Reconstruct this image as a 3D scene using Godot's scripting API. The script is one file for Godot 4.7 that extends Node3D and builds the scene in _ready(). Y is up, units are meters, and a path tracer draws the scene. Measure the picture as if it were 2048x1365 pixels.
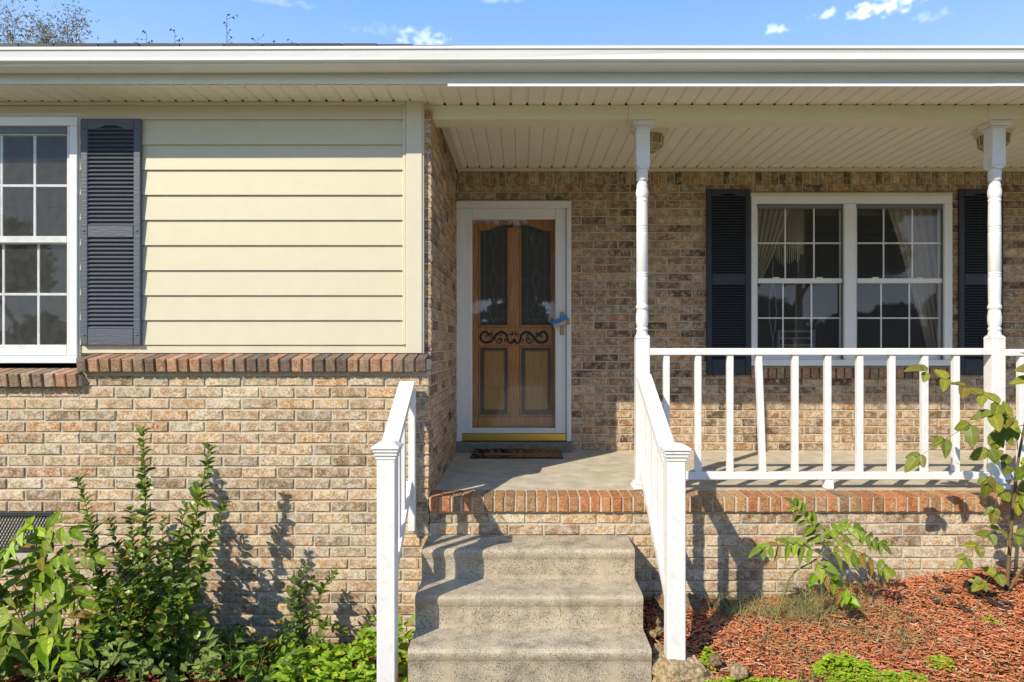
extends Node3D
# A brick house front with a porch, seen straight on from the lawn. y is up, metres; the camera stands at x = 0, z = 0
# and looks along -z. Survey readings are (column, row) of the photograph on a vertical plane `d` metres in front.
const F := 1365.0
const EYE := 1.65
const PX := 1046.0
const PY := 690.0
const D0 := 4.015      # face of the front brick walls
const DB := 5.70       # face of the porch back wall
const DS := 4.13       # siding plane
const WX := -0.553     # the porch side wall
const FLOOR := EYE - 0.891
const SOFFIT := EYE + 1.467

var rng := RandomNumberGenerator.new()
var taken := {}
var world_of := {}
var M := {}
var house: Node3D

# ---------------------------------------------------------------- mesh collector
class MB:
	var v := PackedVector3Array()
	var n := PackedVector3Array()
	var c := PackedColorArray()
	var uv := PackedVector2Array()
	var col := Color(1, 1, 1)

	func vert(p: Vector3, nn: Vector3, u := Vector2.ZERO) -> void:
		v.push_back(p); n.push_back(nn); c.push_back(col); uv.push_back(u)

	func tri(a: Vector3, b: Vector3, d: Vector3, nn: Vector3) -> void:
		var g := (b - a).cross(d - a)
		if g.dot(nn) > 0.0:
			vert(a, nn); vert(d, nn); vert(b, nn)
		else:
			vert(a, nn); vert(b, nn); vert(d, nn)

	func flat(a: Vector3, b: Vector3, d: Vector3, out: Vector3) -> void:   # flat triangle, turned towards `out`
		var g := (b - a).cross(d - a)
		if g.length_squared() < 1e-16:
			return
		g = g.normalized()
		if g.dot(out) < 0.0:
			g = -g
		tri(a, b, d, g)

	func quad(a: Vector3, b: Vector3, d: Vector3, e: Vector3, out: Vector3) -> void:
		flat(a, b, d, out); flat(a, d, e, out)

	func quad_uv(a: Vector3, b: Vector3, d: Vector3, e: Vector3, nn: Vector3, ua: Vector2, ub: Vector2, ud: Vector2, ue: Vector2) -> void:
		var g := (b - a).cross(d - a)
		if g.dot(nn) > 0.0:
			vert(a, nn, ua); vert(d, nn, ud); vert(b, nn, ub); vert(a, nn, ua); vert(e, nn, ue); vert(d, nn, ud)
		else:
			vert(a, nn, ua); vert(b, nn, ub); vert(d, nn, ud); vert(a, nn, ua); vert(d, nn, ud); vert(e, nn, ue)

	func sm(a: Vector3, b: Vector3, d: Vector3, na: Vector3, nb: Vector3, nd: Vector3, ua := Vector2.ZERO, ub := Vector2.ZERO, ud := Vector2.ZERO) -> void:
		var g := (b - a).cross(d - a)
		if g.dot(na + nb + nd) > 0.0:
			vert(a, na, ua); vert(d, nd, ud); vert(b, nb, ub)
		else:
			vert(a, na, ua); vert(b, nb, ub); vert(d, nd, ud)

	func bevel_box(t: Transform3D, size: Vector3, b: float) -> void:       # a box with chamfered edges, 44 triangles
		var h := size * 0.5
		b = minf(b, minf(h.x, minf(h.y, h.z)) * 0.9)
		var i := h - Vector3(b, b, b)
		var cen := t.origin
		for ax in 3:
			var e := [Vector3.RIGHT, Vector3.UP, Vector3.BACK]
			var u: Vector3 = e[(ax + 1) % 3] * i[(ax + 1) % 3]
			var w: Vector3 = e[(ax + 2) % 3] * i[(ax + 2) % 3]
			for s in [-1.0, 1.0]:
				var o: Vector3 = e[ax] * h[ax] * s
				quad(t * (o - u - w), t * (o + u - w), t * (o + u + w), t * (o - u + w), t.basis * o)
			var ou: Vector3 = e[(ax + 1) % 3]
			var ow: Vector3 = e[(ax + 2) % 3]
			var along: Vector3 = e[ax] * i[ax]
			for s in [-1.0, 1.0]:
				for r in [-1.0, 1.0]:
					var p1: Vector3 = ou * h[(ax + 1) % 3] * s + ow * i[(ax + 2) % 3] * r
					var p2: Vector3 = ou * i[(ax + 1) % 3] * s + ow * h[(ax + 2) % 3] * r
					quad(t * (p1 - along), t * (p1 + along), t * (p2 + along), t * (p2 - along), t.basis * (ou * s + ow * r))
		for sx in [-1.0, 1.0]:
			for sy in [-1.0, 1.0]:
				for sz in [-1.0, 1.0]:
					flat(t * Vector3(h.x * sx, i.y * sy, i.z * sz), t * Vector3(i.x * sx, h.y * sy, i.z * sz), t * Vector3(i.x * sx, i.y * sy, h.z * sz), t * Vector3(sx, sy, sz) - cen)

	func box(lo: Vector3, hi: Vector3, b := 0.003) -> void:
		var a := Vector3(minf(lo.x, hi.x), minf(lo.y, hi.y), minf(lo.z, hi.z))
		var z := Vector3(maxf(lo.x, hi.x), maxf(lo.y, hi.y), maxf(lo.z, hi.z))
		bevel_box(Transform3D(Basis.IDENTITY, (a + z) * 0.5), z - a, b)

	func bar(p: Vector3, q: Vector3, w: float, h: float, b := 0.002, up := Vector3.UP) -> void:  # a squared bar from p to q
		var y := (q - p).normalized()
		var x := y.cross(up)
		if x.length() < 0.01:
			x = y.cross(Vector3.BACK)
		x = x.normalized()
		var z := x.cross(y).normalized()
		bevel_box(Transform3D(Basis(x, y, z), (p + q) * 0.5), Vector3(w, (q - p).length(), h), b)

	func extrude(poly: PackedVector2Array, o: Vector3, ea: Vector3, eb: Vector3, et: Vector3, t0: float, t1: float, caps := true) -> void:
		var area := 0.0
		var k := poly.size()
		for i in k:
			area += poly[i].cross(poly[(i + 1) % k])
		var s := signf(area)
		for i in k:
			var a := poly[i]
			var b := poly[(i + 1) % k]
			var d := (b - a)
			var nn := (ea * d.y - eb * d.x) * s
			var pa := o + ea * a.x + eb * a.y
			var pb := o + ea * b.x + eb * b.y
			quad(pa + et * t0, pb + et * t0, pb + et * t1, pa + et * t1, nn)
		if caps:
			var ids := Geometry2D.triangulate_polygon(poly)
			for j in range(0, ids.size(), 3):
				var a2 := poly[ids[j]]
				var b2 := poly[ids[j + 1]]
				var d2 := poly[ids[j + 2]]
				flat(o + ea * a2.x + eb * a2.y + et * t0, o + ea * b2.x + eb * b2.y + et * t0, o + ea * d2.x + eb * d2.y + et * t0, -et)
				flat(o + ea * a2.x + eb * a2.y + et * t1, o + ea * b2.x + eb * b2.y + et * t1, o + ea * d2.x + eb * d2.y + et * t1, et)

	func strip(pts: PackedVector3Array, et: Vector3, out: Vector3, thick: float) -> void:   # a bent sheet swept along et, with a back
		for i in pts.size() - 1:
			var a := pts[i]
			var b := pts[i + 1]
			quad(a, b, b + et, a + et, out)
			quad(a - out * thick, b - out * thick, b + et - out * thick, a + et - out * thick, -out)

	func tube(pts: PackedVector3Array, rad: PackedFloat32Array, sides := 8, cap := true) -> void:
		var k := pts.size()
		var rings := []
		var x := Vector3.ZERO
		for i in k:
			var t := (pts[mini(i + 1, k - 1)] - pts[maxi(i - 1, 0)]).normalized()
			if i == 0:
				x = t.cross(Vector3(0.31, 0.2, 0.93)).normalized()
			else:
				x = (x - t * t.dot(x)).normalized()
			var y := t.cross(x)
			var ring := []
			for j in sides:
				var a := TAU * j / sides
				ring.append(x * cos(a) + y * sin(a))
			rings.append(ring)
		for i in k - 1:
			for j in sides:
				var j2 := (j + 1) % sides
				var a: Vector3 = rings[i][j]
				var b: Vector3 = rings[i][j2]
				var d: Vector3 = rings[i + 1][j2]
				var e: Vector3 = rings[i + 1][j]
				sm(pts[i] + a * rad[i], pts[i] + b * rad[i], pts[i + 1] + d * rad[i + 1], a, b, d)
				sm(pts[i] + a * rad[i], pts[i + 1] + d * rad[i + 1], pts[i + 1] + e * rad[i + 1], a, d, e)
		if cap:
			for e in [0, k - 1]:
				var t2: Vector3 = (pts[0] - pts[1]) if e == 0 else (pts[k - 1] - pts[k - 2])
				for j in sides:
					flat(pts[e], pts[e] + rings[e][j] * rad[e], pts[e] + rings[e][(j + 1) % sides] * rad[e], t2)

	func lathe(prof: PackedVector2Array, at: Vector3, sides := 28) -> void:   # prof: (radius, height), upwards
		var k := prof.size()
		var nn := []
		for i in k - 1:
			var d := prof[i + 1] - prof[i]
			nn.append(Vector2(d.y, -d.x).normalized())
		for i in k - 1:
			var n0: Vector2 = nn[i]
			var n1: Vector2 = nn[i]
			if i > 0 and nn[i - 1].dot(nn[i]) > 0.7:
				n0 = (nn[i - 1] + nn[i]).normalized()
			if i < k - 2 and nn[i + 1].dot(nn[i]) > 0.7:
				n1 = (nn[i + 1] + nn[i]).normalized()
			for j in sides:
				var a := TAU * j / sides
				var b := TAU * (j + 1) / sides
				var ca := Vector3(cos(a), 0, sin(a))
				var cb := Vector3(cos(b), 0, sin(b))
				var up := Vector3.UP
				var p0 := at + ca * prof[i].x + up * prof[i].y
				var p1 := at + cb * prof[i].x + up * prof[i].y
				var p2 := at + cb * prof[i + 1].x + up * prof[i + 1].y
				var p3 := at + ca * prof[i + 1].x + up * prof[i + 1].y
				if prof[i].x > 1e-5:
					sm(p0, p1, p2, ca * n0.x + up * n0.y, cb * n0.x + up * n0.y, cb * n1.x + up * n1.y)
				if prof[i + 1].x > 1e-5:
					sm(p0, p2, p3, ca * n0.x + up * n0.y, cb * n1.x + up * n1.y, ca * n1.x + up * n1.y)

	func blob(at: Vector3, r: Vector3, rough: float, seed_: int, rows := 9, cols := 14) -> void:   # an uneven stone
		var f := FastNoiseLite.new()
		f.seed = seed_
		f.frequency = 0.9
		var g := func(i: int, j: int) -> Vector3:
			var th := PI * i / rows
			var ph := TAU * (j % cols) / cols
			var d := Vector3(sin(th) * cos(ph), cos(th), sin(th) * sin(ph))
			d = Vector3(signf(d.x) * pow(absf(d.x), 0.8), signf(d.y) * pow(absf(d.y), 0.8), signf(d.z) * pow(absf(d.z), 0.8))
			return at + d * r * (1.0 + rough * f.get_noise_3dv(d * 1.6))
		for i in rows:
			for j in cols:
				var a: Vector3 = g.call(i, j)
				var b: Vector3 = g.call(i, j + 1)
				var d: Vector3 = g.call(i + 1, j + 1)
				var e: Vector3 = g.call(i + 1, j)
				if i > 0:
					flat(a, b, d, a - at)
				if i < rows - 1:
					flat(a, d, e, d - at)

	func mesh() -> ArrayMesh:
		var arr := []
		arr.resize(Mesh.ARRAY_MAX)
		arr[Mesh.ARRAY_VERTEX] = v
		arr[Mesh.ARRAY_NORMAL] = n
		arr[Mesh.ARRAY_COLOR] = c
		arr[Mesh.ARRAY_TEX_UV] = uv
		var m := ArrayMesh.new()
		m.add_surface_from_arrays(Mesh.PRIMITIVE_TRIANGLES, arr)
		return m

# ---------------------------------------------------------------- names, things, parts
func numbered(parent: Node, called: String) -> String:
	var key := str(parent.get_instance_id()) + "/" + called
	var k: int = taken.get(key, 0)
	taken[key] = k + 1
	return called if k == 0 else "%s_%03d" % [called, k]

func tag(o: Node, label: String, category: String, group := "") -> Node:
	o.set_meta("label", label)
	o.set_meta("category", category)
	if group:
		o.set_meta("group", group)
	return o

func thing(called: String, label: String, category: String, at := Vector3.ZERO, group := "") -> Node3D:
	var o := Node3D.new()
	o.name = numbered(self, called)
	add_child(o, true)
	o.position = at
	world_of[o] = Transform3D(Basis.IDENTITY, at)
	tag(o, label, category, group)
	return o

func put(parent: Node3D, called: String, mesh: Mesh, mat: Material, xf := Transform3D.IDENTITY) -> MeshInstance3D:
	var o := MeshInstance3D.new()
	o.name = numbered(parent, called)
	o.mesh = mesh
	o.material_override = mat
	parent.add_child(o, true)
	o.transform = (world_of[parent].affine_inverse() if world_of.has(parent) else Transform3D.IDENTITY) * xf
	world_of[o] = xf
	return o

func add(parent: Node3D, called: String, mb: MB, mat: Material) -> MeshInstance3D:
	return put(parent, called, mb.mesh(), mat)

func struct(called: String, mb: MB, mat: Material) -> MeshInstance3D:
	var o := put(self, called, mb.mesh(), mat)
	o.set_meta("kind", "structure")
	return o

func stuff(o: Node) -> Node:
	o.set_meta("kind", "stuff")
	return o

func copies(parent: Node3D, called: String, mesh: Mesh, mat: Material, xfs: Array, cols: Array) -> MultiMeshInstance3D:
	var mm := MultiMesh.new()
	mm.transform_format = MultiMesh.TRANSFORM_3D
	mm.use_colors = true
	mm.mesh = mesh
	mm.instance_count = xfs.size()
	var inv: Transform3D = world_of[parent].affine_inverse() if world_of.has(parent) else Transform3D.IDENTITY
	for i in xfs.size():
		mm.set_instance_transform(i, inv * (xfs[i] as Transform3D))
		mm.set_instance_color(i, cols[i])
	var o := MultiMeshInstance3D.new()
	o.name = numbered(parent, called)
	o.multimesh = mm
	o.material_override = mat
	parent.add_child(o, true)
	return o

# survey: metres from photograph readings on the plane d
func sx(c: float, d: float) -> float: return (c - PX) * d / F
func sy(r: float, d: float) -> float: return EYE + (PY - r) * d / F
func sp(c: float, r: float, d: float) -> Vector3: return Vector3(sx(c, d), sy(r, d), -d)

func plate(mb: MB, c0: float, r0: float, c1: float, r1: float, d: float, thick: float, bev := 0.003) -> void:   # a board whose front face fills that reading
	mb.box(Vector3(sx(c0, d), sy(r1, d), -d - thick), Vector3(sx(c1, d), sy(r0, d), -d), bev)

func rnd(a: float, b: float) -> float: return rng.randf_range(a, b)
func rv(s: float) -> Vector3: return Vector3(rnd(-s, s), rnd(-s, s), rnd(-s, s))

# ---------------------------------------------------------------- textures and materials
func noise(w: int, h: int, seed_: int, freq: float, oct := 4, type := FastNoiseLite.TYPE_SIMPLEX_SMOOTH, warp := 0.0) -> PackedByteArray:
	var f := FastNoiseLite.new()
	f.seed = seed_
	f.noise_type = type
	f.frequency = freq
	f.fractal_octaves = oct
	if oct <= 1:
		f.fractal_type = FastNoiseLite.FRACTAL_NONE
	if warp > 0.0:
		f.domain_warp_enabled = true
		f.domain_warp_amplitude = warp
		f.domain_warp_frequency = freq * 0.6
	var im := f.get_seamless_image(w, h)
	im.convert(Image.FORMAT_L8)
	return im.get_data()

func stretched(w: int, h: int, seed_: int, freq: float, fx: int, fy: int, oct := 3) -> PackedByteArray:    # noise drawn out along one side
	var f := FastNoiseLite.new()
	f.seed = seed_
	f.frequency = freq
	f.fractal_octaves = oct
	var im := f.get_seamless_image(w / fx, h / fy)
	im.convert(Image.FORMAT_L8)
	im.resize(w, h, Image.INTERPOLATE_CUBIC)
	return im.get_data()

func image_tex(w: int, h: int, fmt: int, data: PackedByteArray) -> ImageTexture:
	var im := Image.create_from_data(w, h, false, fmt, data)
	im.generate_mipmaps()
	return ImageTexture.create_from_image(im)

func two_tone(w: int, h: int, data: PackedByteArray, c0: Color, c1: Color, gain := 1.0) -> ImageTexture:   # c0, c1 sRGB
	var out := PackedByteArray()
	out.resize(w * h * 3)
	var lut := PackedByteArray()
	for i in 256:
		var t := clampf((i / 255.0 - 0.5) * gain + 0.5, 0.0, 1.0)
		lut.append(int(lerpf(c0.r, c1.r, t) * 255)); lut.append(int(lerpf(c0.g, c1.g, t) * 255)); lut.append(int(lerpf(c0.b, c1.b, t) * 255))
	for i in w * h:
		var k := data[i] * 3
		out[i * 3] = lut[k]; out[i * 3 + 1] = lut[k + 1]; out[i * 3 + 2] = lut[k + 2]
	return image_tex(w, h, Image.FORMAT_RGB8, out)

func lin(r: float, g: float, b: float) -> Color: return Color(r, g, b).linear_to_srgb()

func mat(called: String, color: Color, rough: float, spec := 0.5) -> StandardMaterial3D:    # color: linear base colour
	var m := StandardMaterial3D.new()
	m.resource_name = called
	m.albedo_color = color.linear_to_srgb()
	m.roughness = rough
	m.metallic_specular = spec
	M[called] = m
	return m

func tri_map(m: StandardMaterial3D, scale: Vector3) -> StandardMaterial3D:
	m.uv1_triplanar = true
	m.uv1_world_triplanar = true
	m.uv1_scale = scale
	return m

func bump(m: StandardMaterial3D, tex: Texture2D, cm: float) -> StandardMaterial3D:
	m.heightmap_enabled = true
	m.heightmap_texture = tex
	m.heightmap_scale = cm
	return m

func vc(m: StandardMaterial3D) -> StandardMaterial3D:
	m.vertex_color_use_as_albedo = true
	return m

func smoothst(a: float, b: float, x: float) -> float:
	var t := clampf((x - a) / (b - a), 0.0, 1.0)
	return t * t * (3.0 - 2.0 * t)

func materials() -> void:
	var w := 1024
	# brick: mottled, scratched body under patches of pale lime bloom
	var a := noise(w, w, 11, 0.05, 4)
	var b := noise(w, w, 12, 0.012, 4, FastNoiseLite.TYPE_SIMPLEX_SMOOTH, 25.0)
	var st := noise(w, w, 13, 0.028, 4, FastNoiseLite.TYPE_SIMPLEX_SMOOTH, 60.0)
	var d := noise(w, w, 14, 0.014, 3)
	var col := PackedByteArray()
	col.resize(w * w * 3)
	var lime := PackedByteArray()
	lime.resize(w * w * 4)
	var hgt := PackedByteArray()
	hgt.resize(w * w)
	for i in w * w:
		var f := a[i] / 255.0
		var g := b[i] / 255.0
		var s := st[i] / 255.0
		var r := d[i] / 255.0
		var t := clampf(0.88 + 0.46 * (f - 0.5) + 0.20 * (g - 0.5) + 0.22 * (s - 0.5), 0.45, 1.0)
		var rust := smoothst(0.52, 0.75, r) * 0.20
		col[i * 3] = int(255 * t)
		col[i * 3 + 1] = int(255 * t * (1.0 - rust * 0.5))
		col[i * 3 + 2] = int(255 * t * (1.0 - rust))
		var al := smoothst(0.40, 0.95, g * 0.62 + s * 0.28 + f * 0.2) * 0.68
		al = maxf(al, 0.9 * smoothst(0.80, 0.86, r) * smoothst(0.44, 0.56, f))
		lime[i * 4] = 214; lime[i * 4 + 1] = 200; lime[i * 4 + 2] = 182; lime[i * 4 + 3] = int(255 * al)
		hgt[i] = int(clampf(0.5 * f + 0.5 * s, 0, 1) * 255)
	var brick_col := image_tex(w, w, Image.FORMAT_RGB8, col)
	var brick_lime := image_tex(w, w, Image.FORMAT_RGBA8, lime)
	var brick_hgt := image_tex(w, w, Image.FORMAT_L8, hgt)
	var m := bump(tri_map(vc(mat("brick", Color(1, 1, 1), 0.92, 0.3)), Vector3(1.1, 1.1, 1.1)), brick_hgt, 0.35)
	m.albedo_texture = brick_col
	m.detail_enabled = true
	m.detail_albedo = brick_lime
	m.detail_blend_mode = BaseMaterial3D.BLEND_MODE_MIX
	m = bump(tri_map(vc(mat("brick_red", Color(1, 1, 1), 0.9, 0.3)), Vector3(1.3, 1.3, 1.3)), brick_hgt, 0.3)
	m.albedo_texture = brick_col
	var grit := noise(512, 512, 21, 0.11, 4)
	var grit_tex := image_tex(512, 512, Image.FORMAT_L8, grit)
	m = bump(tri_map(mat("mortar", Color(1, 1, 1), 0.95, 0.2), Vector3(2.2, 2.2, 2.2)), grit_tex, 0.25)
	m.albedo_texture = two_tone(512, 512, noise(512, 512, 22, 0.03, 5), lin(0.50, 0.45, 0.345), lin(0.66, 0.60, 0.47))
	# washed concrete of the steps: sand and small stones
	var cell := FastNoiseLite.new()
	cell.noise_type = FastNoiseLite.TYPE_CELLULAR
	cell.cellular_return_type = FastNoiseLite.RETURN_CELL_VALUE
	cell.frequency = 0.23
	cell.seed = 5
	cell.fractal_type = FastNoiseLite.FRACTAL_NONE
	var cim := cell.get_seamless_image(w, w)
	cim.convert(Image.FORMAT_L8)
	var cv := cim.get_data()
	var blot := noise(w, w, 31, 0.006, 4)
	var fine := noise(w, w, 32, 0.2, 3)
	col = PackedByteArray()
	col.resize(w * w * 3)
	for i in w * w:
		var t := cv[i]
		var base := Vector3(0.57, 0.475, 0.335) * (0.62 + 0.56 * blot[i] / 255.0) * (0.42 + 1.15 * fine[i] / 255.0)
		if t < 16:
			base *= 0.16
		elif t < 52:
			base = base.lerp(Vector3(0.40, 0.24, 0.11), 0.55)
		elif t > 226:
			base = base.lerp(Vector3(0.68, 0.65, 0.58), 0.7)
		elif t > 196:
			base = base.lerp(Vector3(0.33, 0.35, 0.37), 0.6)
		var k := Color(base.x, base.y, base.z).linear_to_srgb()
		col[i * 3] = int(clampf(k.r, 0, 1) * 255); col[i * 3 + 1] = int(clampf(k.g, 0, 1) * 255); col[i * 3 + 2] = int(clampf(k.b, 0, 1) * 255)
	m = bump(tri_map(mat("aggregate", Color(0.97, 0.97, 0.97), 0.95, 0.25), Vector3(1.25, 1.25, 1.25)), image_tex(w, w, Image.FORMAT_L8, fine), 0.3)
	m.albedo_texture = image_tex(w, w, Image.FORMAT_RGB8, col)
	var stain := PackedByteArray()
	stain.resize(512 * 512 * 4)
	var s1 := noise(512, 512, 33, 0.009, 5, FastNoiseLite.TYPE_SIMPLEX_SMOOTH, 40.0)
	var s2 := noise(512, 512, 34, 0.03, 4)
	for i in 512 * 512:
		stain[i * 4] = 96; stain[i * 4 + 1] = 84; stain[i * 4 + 2] = 60
		stain[i * 4 + 3] = int(255 * clampf(0.42 * smoothst(0.50, 0.85, s1[i] / 255.0) * (0.4 + s2[i] / 255.0), 0, 1))
	m.detail_enabled = true
	m.detail_albedo = image_tex(512, 512, Image.FORMAT_RGBA8, stain)
	m.detail_blend_mode = BaseMaterial3D.BLEND_MODE_MIX
	m = bump(tri_map(mat("concrete", Color(1, 1, 1), 0.9, 0.3), Vector3(0.7, 0.7, 0.7)), grit_tex, 0.12)
	m.albedo_texture = two_tone(w, w, noise(w, w, 41, 0.008, 6), lin(0.44, 0.395, 0.30), lin(0.63, 0.56, 0.44), 1.2)
	m = bump(tri_map(mat("dark_concrete", Color(1, 1, 1), 0.95, 0.2), Vector3(1.5, 1.5, 1.5)), grit_tex, 0.15)
	m.albedo_texture = two_tone(512, 512, noise(512, 512, 42, 0.02, 5), lin(0.17, 0.16, 0.125), lin(0.30, 0.285, 0.235))
	# vinyl, paint, aluminium
	var emboss := image_tex(512, 512, Image.FORMAT_L8, stretched(512, 512, 51, 0.09, 8, 1))
	var dirt := two_tone(512, 512, noise(512, 512, 52, 0.01, 5), Color(0.978, 0.975, 0.968), Color(1, 1, 1))
	for k in [["siding", Color(0.635, 0.585, 0.43), 0.5], ["cream_trim", Color(0.675, 0.63, 0.485), 0.45], ["soffit", Color(0.88, 0.835, 0.745), 0.55], ["beam", Color(0.84, 0.80, 0.64), 0.5]]:
		m = bump(tri_map(mat(k[0], k[1], k[2]), Vector3(1.3, 1.3, 1.3)), emboss, 0.02)
		m.albedo_texture = dirt
	m = tri_map(mat("aluminium", Color(0.80, 0.80, 0.785), 0.35), Vector3(0.8, 0.8, 0.8))
	m.albedo_texture = dirt
	var grain_v := image_tex(512, 512, Image.FORMAT_L8, stretched(512, 512, 53, 0.12, 1, 16))
	m = bump(tri_map(mat("white_paint", Color(0.82, 0.82, 0.81), 0.45), Vector3(1.7, 1.7, 1.7)), grain_v, 0.07)
	m.albedo_texture = dirt
	var specks := PackedByteArray()
	specks.resize(512 * 512 * 4)
	var sp1 := noise(512, 512, 55, 0.09, 2)
	var sp2 := noise(512, 512, 56, 0.012, 3)
	for i in 512 * 512:
		specks[i * 4] = 120; specks[i * 4 + 1] = 112; specks[i * 4 + 2] = 96
		specks[i * 4 + 3] = int(255 * clampf(0.55 * smoothst(0.84, 0.92, sp1[i] / 255.0) + 0.10 * smoothst(0.62, 0.9, sp2[i] / 255.0), 0, 1))
	m.detail_enabled = true
	m.detail_albedo = image_tex(512, 512, Image.FORMAT_RGBA8, specks)
	m.detail_blend_mode = BaseMaterial3D.BLEND_MODE_MIX
	m = tri_map(mat("white_vinyl", Color(0.82, 0.83, 0.83), 0.32), Vector3(1, 1, 1))
	m.albedo_texture = dirt
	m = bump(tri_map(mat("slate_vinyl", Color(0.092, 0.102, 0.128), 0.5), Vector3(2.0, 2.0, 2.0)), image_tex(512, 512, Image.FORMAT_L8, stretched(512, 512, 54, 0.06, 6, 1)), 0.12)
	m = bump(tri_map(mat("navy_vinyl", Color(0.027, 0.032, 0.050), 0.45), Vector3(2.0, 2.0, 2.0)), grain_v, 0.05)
	mat("screen_grey", Color(0.16, 0.18, 0.20), 0.6)
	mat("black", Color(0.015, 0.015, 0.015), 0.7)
	mat("vent_iron", Color(0.028, 0.030, 0.032), 0.6)
	m = mat("brass", Color(0.72, 0.52, 0.12), 0.32)
	m.metallic = 0.85
	mat("brass_plate", Color(0.50, 0.36, 0.13), 0.45).metallic = 0.8
	mat("blue_tape", Color(0.01, 0.22, 0.62), 0.6)
	mat("rose_paper", Color(0.50, 0.36, 0.36), 0.8)
	mat("lead", Color(0.20, 0.20, 0.20), 0.4).metallic = 0.6
	m = mat("pane", Color(1, 1, 1, 0.04), 0.02)
	m.albedo_color.a = 0.04
	m.transparency = BaseMaterial3D.TRANSPARENCY_ALPHA
	m = mat("frosted", Color(0.34, 0.28, 0.13), 0.35)
	# stained oak of the front door
	var oak := stretched(512, 1024, 61, 0.10, 1, 24, 4)
	m = mat("oak", Color(1, 1, 1), 0.38)
	tri_map(m, Vector3(1.5, 0.9, 1.5))
	m.albedo_texture = two_tone(512, 1024, oak, lin(0.31, 0.105, 0.014), lin(0.58, 0.255, 0.040), 1.4)
	m = mat("oak_panel", Color(1, 1, 1), 0.35)
	tri_map(m, Vector3(1.5, 0.9, 1.5))
	m.albedo_texture = two_tone(512, 1024, oak, lin(0.28, 0.130, 0.014), lin(0.46, 0.235, 0.032), 1.3)
	mat("oak_dark", Color(0.030, 0.026, 0.010), 0.5)
	mat("iron_scroll", Color(0.010, 0.007, 0.006), 0.9, 0.1)
	# roof, ground, bark
	m = bump(tri_map(vc(mat("shingle", Color(1, 1, 1), 0.95, 0.2)), Vector3(3, 3, 3)), grit_tex, 0.2)
	m.albedo_texture = two_tone(512, 512, grit, Color(0.55, 0.55, 0.56), Color(1, 1, 1))
	m = bump(tri_map(vc(mat("ground", Color(1, 1, 1), 0.97, 0.2)), Vector3(0.9, 0.9, 0.9)), grit_tex, 1.2)
	m.albedo_texture = two_tone(512, 512, noise(512, 512, 71, 0.05, 5), Color(0.55, 0.55, 0.55), Color(1, 1, 1), 1.5)
	vc(mat("chip", Color(1, 1, 1), 0.85, 0.3))
	m = bump(tri_map(vc(mat("bark", Color(1, 1, 1), 0.9, 0.2)), Vector3(6, 2, 6)), image_tex(512, 512, Image.FORMAT_L8, noise(512, 512, 72, 0.05, 4)), 0.3)
	m = bump(tri_map(vc(mat("stone", Color(1, 1, 1), 0.92, 0.3)), Vector3(2.5, 2.5, 2.5)), grit_tex, 0.6)
	m.albedo_texture = two_tone(512, 512, noise(512, 512, 73, 0.03, 5), Color(0.55, 0.52, 0.46), Color(1, 0.98, 0.95), 1.6)
	tri_map(mat("asphalt", Color(0.05, 0.05, 0.052), 0.95), Vector3(1, 1, 1))
	# leaf: pale midrib and side veins along uv
	var lw := 64
	var lh := 128
	var lf := PackedByteArray()
	lf.resize(lw * lh * 3)
	for y in lh:
		for x in lw:
			var u := absf((x + 0.5) / lw - 0.5) * 2.0
			var v := (y + 0.5) / lh
			var vein := exp(-pow(u / 0.06, 2.0)) * 0.28
			var side := fposmod(v * 7.0 - u * 1.6, 1.0)
			vein += exp(-pow((side - 0.5) / 0.10, 2.0)) * 0.14 * (1.0 - u)
			var t := clampf(0.78 + vein, 0, 1)
			lf[(y * lw + x) * 3] = int(t * 255); lf[(y * lw + x) * 3 + 1] = int(minf(1.0, t * 1.02) * 255); lf[(y * lw + x) * 3 + 2] = int(t * 240)
	var leaf_tex := image_tex(lw, lh, Image.FORMAT_RGB8, lf)
	for k in [["leaf", 0.42, 0.35], ["leaf_gloss", 0.34, 0.42], ["leaf_dull", 0.65, 0.3]]:
		m = vc(mat(k[0], Color(1, 1, 1), k[1], k[2]))
		m.albedo_texture = leaf_tex
		m.backlight_enabled = true
		m.backlight = Color(0.55, 0.68, 0.2)
	m = vc(mat("blade", Color(1, 1, 1), 0.6, 0.3))
	m.backlight_enabled = true
	m.backlight = Color(0.4, 0.45, 0.2)
	vc(mat("stem", Color(1, 1, 1), 0.7, 0.3))
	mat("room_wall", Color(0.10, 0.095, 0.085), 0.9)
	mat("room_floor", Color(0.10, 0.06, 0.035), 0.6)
	m = mat("curtain", Color(0.40, 0.35, 0.26), 0.9)
	m.backlight_enabled = true
	m.backlight = Color(0.5, 0.45, 0.35)
	# dusty insect screen: a weave that lets most light through
	var dust := noise(512, 512, 81, 0.16, 3)
	var dd := noise(512, 512, 82, 0.008, 4)
	var sc := PackedByteArray()
	sc.resize(512 * 512 * 4)
	for i in 512 * 512:
		var f := dust[i] / 255.0
		var al := 0.05 + 0.55 * smoothst(0.52, 0.80, f) * smoothst(0.15, 0.8, dd[i] / 255.0)
		sc[i * 4] = 112; sc[i * 4 + 1] = 112; sc[i * 4 + 2] = 104; sc[i * 4 + 3] = int(255 * clampf(al, 0, 1))
	m = tri_map(mat("insect_screen", Color(1, 1, 1), 0.8, 0.3), Vector3(2.6, 2.6, 2.6))
	m.albedo_texture = image_tex(512, 512, Image.FORMAT_RGBA8, sc)
	m.transparency = BaseMaterial3D.TRANSPARENCY_ALPHA

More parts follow.
